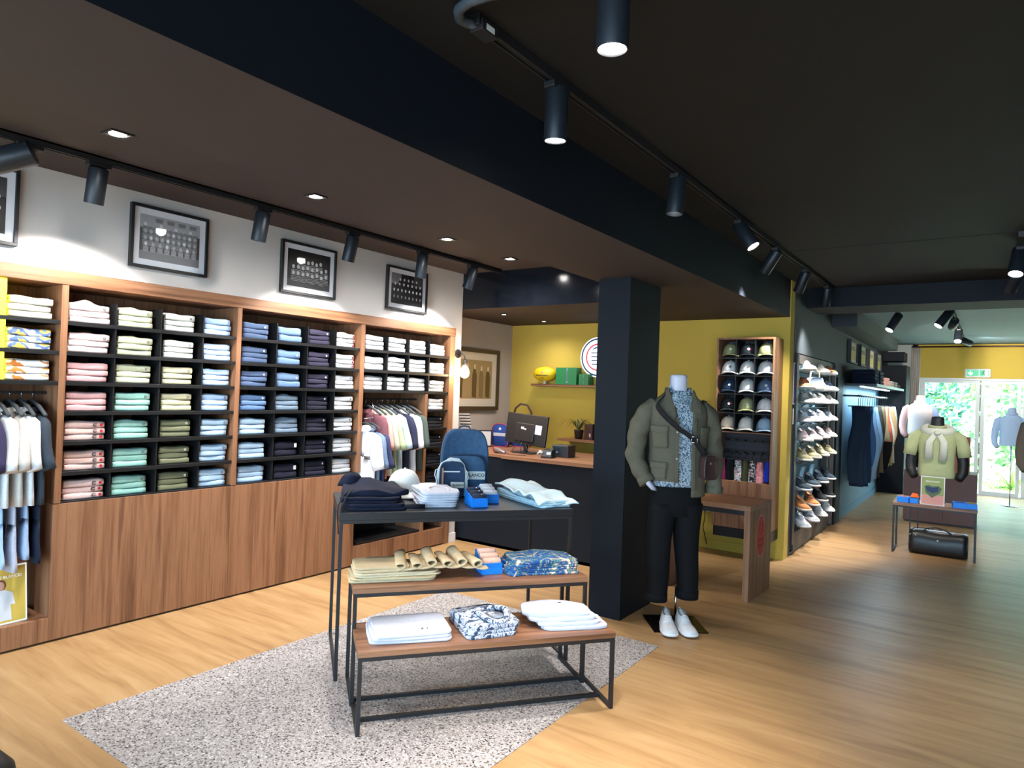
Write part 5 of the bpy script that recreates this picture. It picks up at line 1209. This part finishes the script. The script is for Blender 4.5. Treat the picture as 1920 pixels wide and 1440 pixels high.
kinds = [('stone', ((206, 200, 186), (226, 220, 210), (180, 170, 160))), ('white', ((232, 232, 236), (240, 240, 240), (226, 226, 230))), ('cream', ((232, 228, 218), (240, 238, 230), (220, 214, 206))),
         ('pale pink', ((224, 208, 204), (236, 226, 222), (206, 170, 170))), ('khaki', ((176, 166, 128), (232, 228, 214), (150, 140, 108))), ('navy', ((52, 66, 76), (232, 232, 234), (40, 50, 60))),
         ('tan orange', ((214, 138, 84), (236, 226, 214), (120, 90, 60))), ('black', ((36, 36, 38), (230, 230, 230), (30, 30, 32))), ('orange white', ((230, 150, 100), (238, 232, 226), (210, 110, 70))), ('blue white', ((206, 216, 232), (238, 240, 242), (120, 140, 180)))]
KD = dict(kinds)
SR = [['stone', 'cream', 'orange white'], ['orange white', 'cream', 'blue white', 'blue white'], ['cream'] * 4, ['white'] * 4, ['pale pink'] * 4, ['khaki'] * 4, ['navy'] * 4, ['tan orange', 'tan orange', 'black', 'black'], ['white'] * 4]
RN = ['top', 'second', 'third', 'fourth', 'fifth', 'sixth', 'seventh', 'eighth', 'bottom']
CN4 = ['nearest', 'second', 'third', 'farthest']
for i, rw in enumerate(SR):
    ys = [7.26, 7.68, 8.10, 8.52] if len(rw) == 4 else [7.30, 7.98, 8.42]
    for j, kn in enumerate(rw):
        y = ys[j]; z = 0; nm = CN4[j] if len(rw) == 4 else ['nearest', 'middle', 'farthest'][j]
        zt = SZ[i]
        o = shoe(kn, KD[kn], (-1.515, y, zt + (.001 if i <= 1 else .040)), radians(30), f'{kn} sneaker, {nm} on the {RN[i]} shelf of the shoe display', 'sneakers on the shoe display', 1.06)
        if i > 1:
            o.rotation_euler[0] = radians(-0); br = MB().box(-.030, .030, -.085, .085, -.006, 0).build('shoe_bracket', MBLACK, None, loc=(-1.515, y, zt + .039), rz=radians(30))
            MB().tube([(0, 0, -.006), (-.02, .02, -.02), (-.03, .03, -.0385)], .004, 6).build('bracket_arm', MBLACK, br)
            tag(br, f'black bracket under the {nm} shoe on the {RN[i]} shelf of the shoe display', 'shoe bracket', 'shoe brackets')
t = thing('crossbody_bag', 'pale blue and cream bag displayed between the top two shoe shelves', 'bag', (-1.505, 7.62, 1.619), radians(60))
r = shell(.20, .13, .05, .5); MB().rings([r(-.02, .9), r(-.03, .97), r(0, 1), r(.03, .97), r(.03, .9)]).build('body', fabric((176, 196, 224)), t, True, fix=True)
MB().tube([(-.07, 0, .12), (-.06, 0, .18), (0, 0, .215), (.06, 0, .18), (.07, 0, .12)], .009, 8).build('handle', fabric((224, 200, 160)), t, True)

# ================================================================== HANGING TROUSERS AND SHELF
SX = -1.175
t = thing('lit_wall_shelf', 'long pale edged shelf above the hanging jeans with a light strip', 'shelf', (-1.549, 9.70, 1.745))
MB().box(0, .365, 0, 3.26, -.03, 0).build('board', plain((60, 66, 72), .5), t, bevel=.001); MB().box(.365, .370, 0, 3.26, -.032, .002).build('edge_strip', plain((150, 176, 176), .4), t)
MB().box(.16, .20, .1, 2.9, -.042, -.0301).build('led_strip', emis((190, 228, 245), 7, 'led_tube'), t)
area('shelf_led', (-1.37, 11.2, 1.69), (0, 0, 0), .05, 2.8, 26, (.66, .88, 1.0))
RXX = -1.375
t = thing('clothes_rail', 'black rail under the lit shelf holding hung trousers', 'clothes rail', (-1.549, 9.50, 1.585))
MB().cyl((RXX + 1.549, .04, 0), (RXX + 1.549, 3.20, 0), .011).build('rail', MBLACK, t, True)
for y in (.06, 3.18): MB().box(0, RXX + 1.549, y - .01, y + .01, -.012, .012).build('rail_arm', MBLACK, t, bevel=.002)
def trousers_mesh(m, w, L, seed, fl=1.0):
    mb = MB(); rings = []
    for k in range(14):
        u = k / 13; z = -L * u; ww = w * (.80 + .25 * min(1, u * 2.2) - .22 * max(0, u - .45) / .55 * fl); th = .022 + .012 * sin(pi * min(1, u * 1.4))
        rings.append([(ww * cos(a) + .012 * sin(6 * u + seed), th * sin(a) * (1 + .3 * sin(3 * a + seed + u * 6)) + .006 * sin(9 * u + seed), z) for a in [2 * pi * i / 22 for i in range(22)]])
    if fl > 0:
        for k, r in enumerate(rings):
            u = k / 13
            for i_, p in enumerate(r):
                q = max(0, u - .3) * .035; r[i_] = (p[0] + (.01 * sin(7 * u + seed)), p[1] * (1 - .6 * exp(-(p[0] / .018) ** 2) * (u > .28)) + q * sin(seed), p[2])
    mb.rings(rings); return mb.mesh('trousers', m, True)
JN = fabric((34, 52, 82), (26, 42, 70), 40)
TRS = [(9.62, (27, 42, 62), 'dark indigo jeans', 1.02, .100), (9.80, (32, 54, 80), 'indigo jeans', 1.03, .115), (9.98, (34, 50, 78), 'second indigo jeans', 1.00, .120), (10.18, (64, 104, 152), 'mid blue jeans', .80, .135), (10.40, (150, 184, 214), 'light wash jeans', 1.02, .150),
       (10.62, (166, 196, 222), 'pale wash jeans', 1.0, .150), (10.86, (74, 66, 60), 'taupe trousers', 1.0, .150), (11.08, (130, 112, 88), 'brown trousers', .95, .150), (11.30, (196, 182, 140), 'khaki shorts', .50, .165),
       (11.50, (226, 120, 100), 'coral shorts', .52, .175), (11.72, (28, 28, 32), 'black trousers', .95, .165), (11.95, (230, 230, 228), 'white trousers', .92, .16), (12.18, (190, 156, 110), 'camel trousers', .92, .175), (12.40, (210, 206, 196), 'cream trousers', .90, .16)]
for i, (y, c, nm, L, w) in enumerate(TRS):
    tp = thing('clip_hanger', f'black clip hanger holding the {nm} on the aisle rail', 'hanger', (RXX, y, 1.52), 0, 'clip hangers on the aisle rail')
    MB().tube([(0, 0, -.06), (0, 0, .04), (.02, 0, .062), (.018, 0, .082), (0, 0, .0795), (-.018, 0, .072)], .0035, 6).build('hook', MBLACK, tp, True); MB().box(-.12, .12, -.006, .006, -.075, -.060).build('hanger_body', MBLACK, tp, bevel=.002)
    if L < .6 or i < 14:
        o = obj('hanging_trousers' if L > .6 else 'hanging_shorts', trousers_mesh(fabric(c), w, L, i, 1 if L > .6 else -.3), None, (RXX, y, 1.452), radians(-4 + 3 * (i % 3)))
        tag(o, f'{nm} hanging on the aisle rail', 'trousers' if L > .6 else 'shorts', 'trousers on the aisle rail')
for i, (y, n, c, nm) in enumerate([(9.98, 4, (24, 34, 56), 'dark jeans'), (10.50, 4, (28, 40, 66), 'indigo jeans'), (11.20, 4, (198, 150, 140), 'rosy chinos'), (11.75, 3, (180, 176, 170), 'grey chinos'), (12.25, 3, (150, 140, 132), 'taupe chinos'), (12.65, 2, (96, 84, 76), 'brown chinos')]):
    for k in range(n):
        me = folded_mesh(.36 if i < 2 else .28, .046 if i < 2 else .030, .26, nm, fabric(c), 1 + k % 2, 0)
        o = obj('folded_trousers', me, None, (-1.215, y, 1.7475 + k * (.047 if i < 2 else .031))); tag(o, f'{["lowest", "second", "third", "fourth"][k]} folded {nm} on the lit wall shelf, pile {["nearest the camera", "second", "third", "fourth", "fifth", "farthest"][i]}', 'folded trousers', 'folded trousers on the lit wall shelf')
t = thing('tall_cupboard', 'tall black cupboard closing the end of the aisle wall', 'cupboard', (-1.545, 13.02, 0))
MB().box(0, .39, .02, .6, 0, 2.15).build('carcass', BLACKP, t, bevel=.003); MB().box(.005, .385, 0, .02, .02, 2.14).build('door', BLACKP, t, bevel=.002)
# curtain, rod, exit sign
mb = MB(); n = 40
mb.grid(lambda u, v_: (-1.16 + .13 * u + .004 * sin(v_ * 9), FY - .10 + .028 * sin(u * 2 * pi * 4) * (1 - .2 * v_), .02 + 2.49 * v_), 49, 14)
o = mb.build('curtain', fabric((206, 198, 188)), None, True); m_ = o.modifiers.new('s', 'SOLIDIFY'); m_.thickness = .003; tag(o, 'narrow beige curtain gathered left of the glass doors', 'curtain')
mb = MB(); mb.cyl((-1.17, FY - .10, 2.525), (2.4, FY - .10, 2.525), .012); o = mb.build('curtain_rod', plain((60, 36, 30), .4), None, True); tag(o, 'dark curtain rod across the top of the garden wall', 'curtain rod')
t = thing('exit_sign', 'green emergency exit sign above the glass doors', 'exit sign', (-.19, FY, 2.075))
MB().box(-.185, .185, -.04, 0, -.075, .075).build('housing', WHITEP, t, bevel=.02)
MB().box(-.155, .155, -.0425, -.040, -.052, .052).build('green_panel', emis((60, 150, 110), .8), t); PW = emis((236, 250, 240), 1.0)
mb = MB(); mb.box(-.108, -.092, -.0445, -.0425, -.005, .036); mb.prism([(-.140, -.0425, .0), (-.100, -.0425, -.040), (-.060, -.0425, .0), (-.074, -.0425, .008), (-.100, -.0425, -.018), (-.126, -.0425, .008)], (0, -.002, 0)); mb.build('arrow', PW, t)
mb = MB(); mb.box(.02, .024, -.0445, -.0425, -.052, .052); mb.box(.10, .145, -.0445, -.0425, -.045, .045); mb.build('door_symbol', PW, t)
mb = MB(); y = -.046
def bar(a, b, w):
    a = Vector((a[0], y, a[1])); b = Vector((b[0], y, b[1])); d = (b - a).normalized(); s_ = Vector((-d.z, 0, d.x)) * w; mb.poly([a - s_, b - s_, b + s_, a + s_])
mb.poly([(.094 + .008 * cos(q), y, .038 + .008 * sin(q)) for q in [2 * pi * i / 10 for i in range(10)]])
bar((.088, .028), (.078, -.004), .007); bar((.078, -.004), (.098, -.018), .005); bar((.098, -.018), (.092, -.040), .004); bar((.078, -.004), (.064, -.024), .005); bar((.064, -.024), (.044, -.026), .004); bar((.088, .024), (.110, .010), .004); bar((.086, .024), (.062, .016), .004); bar((.062, .016), (.056, .002), .004)
mb.build('running_figure', plain((26, 110, 76), .5), t)

# ================================================================== FAR TABLE, DUFFEL, TORSOS
t = thing('display_table', 'small walnut topped display table in the far room over a black duffel', 'table', (-.79, 7.89, 0), radians(1))
L, D, b = .715, .40, .018
MB().box(0, L, 0, D, .476, .502).build('tabletop', walnut('x'), t, bevel=.002)
for x in (.004, L - b - .004):
    for y in (.004, D - b - .004): MB().box(x, x + b, y, y + b, 0, .476).build('leg', MBLACK, t, bevel=.001)
    MB().box(x, x + b, b, D - b, 0, b).build('foot_rail', MBLACK, t)
for x in (.13, .20): MB().box(x, x + .012, D - .02, D - .006, 0, .476).build('leg', MBLACK, t)
for y in (.004, D - b - .004): MB().box(b, L - b, y, y + b, .462, .476).build('top_rail', MBLACK, t)
BK = plain((22, 22, 24), .42, name='black_leather')
t = thing('duffel_bag', 'black leather duffel bag on the floor under the far display table', 'bag', (-.395, 8.06, 0), radians(0))
rings = []
for k in range(13):
    u = k / 12; x = -.245 + .49 * u; e_ = (1 if .04 < u < .96 else .93)
    rings.append([(x, .115 * e_ * abs(cos(a)) ** .8 * (1 if cos(a) > 0 else -1), max(.0, .118 + .118 * e_ * abs(sin(a)) ** (.9 if sin(a) > 0 else .5) * (1 if sin(a) > 0 else -1)) + .006 * sin(9 * u) * (sin(a) > 0)) for a in [2 * pi * i / 32 for i in range(32)]])
MB().rings(rings).build('body', BK, t, True)
for x in (-.245, .245): MB().tube([(x, .107 * cos(a), .118 + .108 * sin(a)) for a in [2 * pi * i / 28 for i in range(28)]], .005, 6, closed=True).build('piping', plain((60, 60, 62), .4), t, True)
MB().tube([(-.14, -.05, .215), (-.10, -.04, .262), (-.02, -.03, .275), (.06, -.04, .262), (.13, -.05, .215)], .013, 8, flat=.5).build('handle', BK, t, True)
MB().box(-.24, .24, -.004, .004, .236, .242).build('zip', CHROME, t)
MB().disc((.0, -.110, .160), (0, -1, .3), .008, 12).build('badge', plain((200, 200, 200), .3, .6), t)
for x, z in ((-.185, .19), (-.235, .19), (-.05, .262), (.02, .262)): MB().cyl((x, -.098 if z < .2 else -.052, z), (x, -.106 if z < .2 else -.058, z), .008).build('stud', CHROME, t, True)
MB().tube([(-.24, -.06, .20), (-.20, -.09, .265), (-.12, -.05, .262), (-.08, .02, .245)], .006, 6, flat=.5).build('strap', BK, t, True)
def flatbox(x, y, z, w, d, h, label, rot=0.0, grp='blue sock boxes on the far table', lid=None):
    t = thing('sock_box', label, 'box', (x, y, z), rot, grp)
    MB().box(-w / 2, w / 2, -d / 2, d / 2, 0, h).build('tray', BX, t, bevel=.002)
    MB().box(-w * .36, w * .36, -d * .36, d * .36, h, h + .004).build('contents', plain(lid or (190, 120, 120), .7), t, bevel=.001)
flatbox(-.705, 8.02, .503, .105, .13, .055, 'left blue box on the far table with a pinkish top'); flatbox(-.610, 8.04, .503, .075, .13, .050, 'blue box under the orange pack on the far table', lid=(40, 60, 90))
o = MB().add([(-.04, -.03, 0), (.04, -.03, 0), (.04, .03, 0), (-.04, .03, 0), (-.025, -.01, .04), (.025, -.012, .034), (.02, .01, .04), (-.02, .012, .044)], [(3, 2, 1, 0), (4, 5, 6, 7), (0, 1, 5, 4), (1, 2, 6, 5), (2, 3, 7, 6), (3, 0, 4, 7)]).build('orange_pack', plain((240, 92, 20), .6), None, bevel=.006, loc=(-.605, 8.03, .558)); tag(o, 'orange folded pack resting on a blue box on the far table', 'fabric pack')
flatbox(-.225, 8.03, .503, .12, .15, .050, 'wide blue box with a white stripe on the far table', .1, lid=(26, 84, 190)); flatbox(-.125, 8.05, .503, .085, .15, .050, 'blue box at the right end of the far table with khaki contents', .05, lid=(150, 130, 80))
t = thing('poster_stand', 'small poster of folded briefs on green and pink, leaning on the far table', 'poster', (-.450, 7.97, .503), radians(-2))
PZ = .285; mb = MB(); mb.box(-.103, .103, 0, .008, 0, PZ); mb.build('frame', WHITEP, t, bevel=.001)
GRD = plain((150, 160, 100), .6); MB().box(-.095, .095, -.0015, 0, .10, PZ - .008).build('upper_print', GRD, t); MB().box(-.095, .095, -.0015, 0, .008, .10).build('lower_print', plain((214, 150, 140), .6), t)
MB().prism([(-.072, -.0035, .185), (-.04, -.0035, .200), (.0, -.0035, .188), (.05, -.0035, .196), (.078, -.0035, .170), (.06, -.0035, .125), (-.005, -.0035, .072), (-.06, -.0035, .125)], (0, .002, 0)).build('briefs_print', plain((86, 104, 74), .6), t)
MB().prism([(-.06, -.0055, .186), (-.0, -.0055, .176), (.052, -.0055, .186), (.044, -.0055, .140), (-.0, -.0055, .120), (-.05, -.0055, .146)], (0, .002, 0)).build('briefs_print', plain((40, 58, 96), .6), t)
text_mesh('SERGE BLANCO', .017, plain((240, 240, 236), .6), t, (0, -.0025, .235), (radians(90), 0, 0), bold=.0004)
BLK = plain((20, 21, 24), .5, name='mannequin_black')
def torso(label, loc, rz, polo, neckm, sleeve, sc=1.0, stem=0.0, arms=True, drape_m=None, pole_h=0.0, trousers=None, sl_m=None, band=None, legs=None):
    t = thing('mannequin', label, 'mannequin', loc, rz); t.scale = (sc, sc, sc)
    # local z=0 at hem of the garment
    Z0 = pole_h
    b = MB(); b.rings([ell(0, 0, Z0 + z, rx, ry) for z, rx, ry in ((.02, .135, .09), (.2, .135, .09), (.38, .16, .10), (.47, .15, .09), (.515, .09, .065), (.55, .062, .060), (.62, .060, .060), (.645, .055, .055), (.65, .02, .02))])
    for sg in (-1, 1):
        if arms: b.tube([(sg * .16, 0, Z0 + .44), (sg * .22, .0, Z0 + .30), (sg * .24, -.01, Z0 + .16), (sg * .235, -.03, Z0 + .06), (sg * .20, -.09, Z0 + .0)], [.052, .054, .052, .050, .040], 14)
    b.build('body', neckm, t, True)
    if stem: MB().cyl((0, 0, Z0 + .03), (0, 0, Z0 - stem + .004), .012).cyl((0, 0, Z0 - stem), (0, 0, Z0 - stem + .008), .09).build('support_pole', BLK, t, True)
    if pole_h and not stem:
        MB().cyl((0, 0, Z0 + .03), (0, 0, .006), .010).cyl((0, 0, 0), (0, 0, .008), .13).build('support_pole', CHROME, t, True)
    p = MB(); p.rings([ell(0, 0, Z0 + z, rx, ry, fn=wr) for z, rx, ry in ((.0, .165, .108), (.03, .172, .112), (.12, .165, .11), (.24, .168, .112), (.36, .185, .118), (.44, .185, .112), (.49, .135, .092), (.525, .085, .070), (.545, .068, .064))], False)
    p.rings([ell(0, 0, Z0 + z, rx, ry) for z, rx, ry in ((.0, .165, .108), (.002, .15, .1))], True)
    for sg in (-1, 1):
        if sleeve == 'short': p.tube([(sg * .14, 0, Z0 + .46), (sg * .20, 0, Z0 + .42), (sg * .235, 0, Z0 + .31), (sg * .248, -.005, Z0 + .225)], [.055, .068, .068, .066], 18)
    p.build('polo' if sleeve == 'short' else 'sweatshirt', polo, t, True)
    if sleeve == 'long':
        for k, sg in enumerate((-1, 1)):
            q = MB(); q.tube([(sg * .14, 0, Z0 + .46), (sg * .19, 0, Z0 + .42), (sg * .225, .01, Z0 + .28), (sg * .240, 0, Z0 + .14), (sg * .225, -.04, Z0 + .03), (sg * .18, -.08, Z0 - .03)], [.050, .060, .055, .050, .043, .036], 18); q.build('sleeve', (sl_m or polo) if not isinstance(sl_m, tuple) else sl_m[k], t, True)
    p = MB(); p.tube([(.072 * cos(a), .066 * sin(a) - .004, Z0 + .545 + .012 * sin(a)) for a in [2 * pi * i / 24 for i in range(24)]], .014, 8, closed=True, flat=1.3); p.build('collar', polo, t, True)
    if band: MB().rings([ell(0, 0, Z0 + z, rx, ry) for z, rx, ry in ((-.035, .150, .10), (.0, .160, .106))]).build('waistband', band, t, True)
    if legs:
        tb = MB(); 
        for sg in (-1, 1): tb.rings([ell(sg * .08, 0, .12 + (Z0 + .02 - .12) * q, .06 + .022 * q, .065 + .03 * q, n=18) for q in [i / 8 for i in range(9)]])
        tb.build('trousers', legs, t, True)
    if drape_m:
        p = MB(); p.tube([(.10 * cos(a) * (1 + .25 * abs(cos(a))), .085 * sin(a) - .005, Z0 + .515 - .015 * abs(cos(a)) + .03 * sin(a)) for a in [2 * pi * i / 28 for i in range(28)]], .040, 12, closed=True, flat=1.15)
        p.build('draped_sweater', drape_m, t, True)
        MB().lathe([(.004, -.03), (.028, -.018), (.034, 0), (.028, .018), (.004, .03)], (.0, -.125, Z0 + .475), 16).build('sweater_knot', drape_m, t, True)
        for xx, zz, xe in ((-.02, .20, -.075), (.02, .19, .055)):
            q = MB(); q.tube([(xx, -.125, Z0 + .46), (xx * 2 + xe * .4, -.132, Z0 + .38), (xe, -.130, Z0 + zz)], [.028, .036, .040], 12, flat=.45, up=(0, 1, 0)); q.build('sweater_sleeve', drape_m, t, True)
    return t
torso('black headless bust in a sage polo with a cream sweater over its shoulders', (-.435, 8.185, .503), radians(3), fabric((184, 188, 140)), BLK, 'short', .95, drape_m=fabric((226, 224, 206)), pole_h=.28, stem=.275)
torso('mannequin in a white sweater with pink and blue sleeves by the curtain', (-.80, 11.0, 0), radians(8), fabric((236, 226, 224)), fabric((206, 180, 178)), 'long', .86, pole_h=1.28 - .03, sl_m=(fabric((226, 178, 172)), fabric((150, 176, 220))), arms=False, band=plain((140, 90, 90), .7), legs=fabric((28, 36, 54)))
torso('pale blue shirted display on a thin chrome stand by the right window', (.275, 12.9, 0), radians(-10), fabric((176, 200, 232)), fabric((170, 190, 220)), 'long', .90, pole_h=1.02, arms=False)
torso('dark brown jacketed bust cut by the right frame edge', (.50, 8.7, 0), radians(-14), fabric((66, 54, 46)), fabric((60, 52, 48)), 'long', 1.0, pole_h=.90, sl_m=(fabric((120, 104, 90)), fabric((66, 54, 46))), arms=False)
t = thing('display_pedestal', 'mauve brown panelled pedestal behind the far table', 'pedestal', (-.51, 10.1, 0))
MB().box(-.38, .40, 0, .5, .02, .66).build('body', plain((104, 72, 68), .5, name='mauve_laminate'), t, bevel=.003); MB().box(-.36, .38, .02, .48, 0, .02).build('plinth', MBLACK, t); MB().box(.05, .055, -.002, 0, .03, .65).build('seam', MBLACK, t)
t = thing('coral_panel', 'coral red card behind the sage polo bust', 'card', (-.35, 10.2, .661)); MB().box(-.14, .16, 0, .02, 0, .46).build('card', plain((196, 112, 100), .7), t, bevel=.002); MB().box(-.12, .14, .02, .14, 0, .012).build('foot', plain((196, 112, 100), .7), t)
# dark bag at the lower left corner
t = thing('backpack', 'black bag cut by the lower left frame corner', 'bag', (-2.74, .86, 0), radians(20))
MB().lathe([(.10, 0), (.125, .02), (.13, .10), (.115, .17), (.07, .215), (.02, .228)], n=28, sy=.8).build('body', plain((16, 18, 18), .6), t, True); MB().tube([(-.05, 0, .21), (-.03, 0, .25), (.03, 0, .25), (.05, 0, .21)], .007, 6).build('handle', plain((16, 18, 18), .6), t, True)
# leaning poster on the left ledge
t = thing('poster_stand', 'yellow poster of a person in a white tee leaning on the left ledge', 'poster', (-4.31, 1.425, .141), radians(90 + 4))
T_ = Matrix.Rotation(radians(-6), 4, 'X')
def pb(*a): m_ = MB(); m_.T = T_; m_.box(*a); return m_
pb(-.15, .13, 0, .010, 0, .31).build('frame', emis((220, 236, 240), .35, 'lit_edge'), t, bevel=.001); pb(-.142, .122, -.0015, 0, .008, .302).build('print', plain((226, 196, 92), .5), t)
m_ = MB(); m_.T = T_
m_.prism([(-.045, -.003, .02), (.055, -.003, .02), (.050, -.003, .10), (.072, -.003, .10), (.060, -.003, .165), (.025, -.003, .182), (-.015, -.003, .182), (-.050, -.003, .165), (-.062, -.003, .10), (-.040, -.003, .10)], (0, .0012, 0)); m_.build('white_tee_print', plain((226, 232, 240), .5), t)
m_ = MB(); m_.T = T_; m_.poly([(.005 + .017 * cos(a), -.0032, .205 + .024 * sin(a)) for a in [2 * pi * i / 14 for i in range(14)]]); m_.build('face_print', plain((206, 160, 140), .5), t)
m_ = MB(); m_.T = T_; m_.poly([(.005 + .024 * cos(a), -.0028, .210 + .030 * sin(a)) for a in [2 * pi * i / 14 for i in range(14)]]); m_.build('hair_print', plain((120, 80, 60), .5), t)
x = text_mesh('SERGE BLANCO', .022, plain((244, 240, 230), .5), t, (.005, -.027, .262), (radians(90 - 6), 0, 0), bold=.0004)

# ================================================================== GARDEN
LF = [pattern('leafa', [(0, (110, 150, 96)), (.5, (140, 180, 116)), (.6, (190, 214, 160))], 3, 'noise'), pattern('leafb', [(0, (70, 122, 100)), (.5, (104, 156, 124)), (.6, (170, 206, 170))], 3, 'noise'), pattern('grass', [(0, (120, 160, 70)), (.5, (150, 190, 90)), (.6, (180, 210, 120))], 4, 'noise')]
def bush(x, y, r, h, n, m, label, seed, name='garden_bush', ls=.20):
    R = random.Random(seed); mb = MB()
    for k in range(n):
        a = R.uniform(0, 2 * pi); q = R.random(); z = h * (.02 + .98 * q); rr = r * sqrt(max(.05, 1 - (2 * q - .9) ** 2)) * R.uniform(.6, 1.05)
        p = Vector((rr * cos(a), rr * sin(a), z)); d = Vector((R.gauss(0, 1), R.gauss(0, 1), R.gauss(0, .7))).normalized(); s_ = d.orthogonal().normalized(); l_ = ls * R.uniform(.6, 1.4)
        mb.add([p, p + d * l_ * .5 + s_ * l_ * .25, p + d * l_, p + d * l_ * .5 - s_ * l_ * .25], [(0, 1, 2, 3)])
    t = thing(name, label, 'plant', (x, y, -.04)); mb.build('foliage', m, t); MB().tube([(0, 0, 0), (.03, 0, h * .5), (0, .03, h * .8)], [.05, .04, .02], 8).build('stem', plain((96, 80, 60), .8), t, True)
bush(-1.5, 17.8, 1.1, 3.2, 1500, LF[1], 'dense dark shrub seen through the left glass door', 1)
bush(-.2, 19.0, 1.2, 3.4, 1500, LF[0], 'tall light green shrub behind the palm trunk', 2)
bush(1.5, 18.4, 1.2, 3.4, 1500, LF[0], 'tall green shrub behind the right window', 3)
bush(3.2, 18.8, 1.3, 3.2, 2000, LF[1], 'dark shrub at the right side of the garden', 6)
bush(-3.6, 19.2, 1.3, 3.2, 1600, LF[0], 'shrub at the left side of the garden', 7)
def spiky(x, y, n, L, m, label, seed, up=.9, z0=0, name='spiky_plant'):
    R = random.Random(seed); mb = MB()
    for k in range(n):
        a = R.uniform(0, 2 * pi); el = R.uniform(.25, 1.3) * up; pts = []
        for j in range(7):
            u = j / 6; pts.append(Vector((cos(a) * L * u * cos(el * .8), sin(a) * L * u * cos(el * .8), z0 + L * u * sin(el) - L * .55 * u * u * cos(el))))
        s_ = Vector((-sin(a), cos(a), 0)) * L * .03
        for j in range(6): w0 = 1 - (j / 6) ** 2; w1 = 1 - ((j + 1) / 6) ** 2; mb.quad(pts[j] - s_ * w0, pts[j] + s_ * w0, pts[j + 1] + s_ * w1, pts[j + 1] - s_ * w1)
    t = thing(name, label, 'plant', (x, y, -.04)); mb.build('leaves', m, t, True); return t
spiky(.38, 15.9, 70, .75, LF[2], 'spiky grass clump low in front of the right window', 4)
spiky(-.55, 16.0, 50, .5, LF[2], 'low spiky grass by the left door', 5)
t = spiky(-.02, 16.6, 46, 1.3, LF[2], 'palm tree with a shaggy trunk just outside the glass', 8, .55, 2.15, 'palm_tree')
mb = MB(); mb.rings([[((.115 + .02 * (k % 2)) * cos(a), (.115 + .02 * (k % 2)) * sin(a), k * .075) for a in [2 * pi * i / 14 for i in range(14)]] for k in range(30)]); mb.build('trunk', pattern('bark', [(0, (150, 140, 126)), (.5, (196, 188, 176)), (.6, (110, 98, 84))], 14, 'noise'), t)
mb = MB(); R = random.Random(9)
for k in range(9000):
    x = R.uniform(-4, 4); y = R.uniform(15.2, 17.6); h = R.uniform(.04, .10); a = R.uniform(0, 6.28); dx, dy = .006 * cos(a), .006 * sin(a)
    mb.add([(x - dx, y - dy, -.04), (x + dx, y + dy, -.04), (x + .02 * cos(a + 1), y + .02 * sin(a + 1), -.04 + h)], [(0, 1, 2)])
o = mb.build('lawn_grass', LF[2]); tag(o, 'bright lawn grass outside the glass doors', 'grass'); o['kind'] = 'stuff'
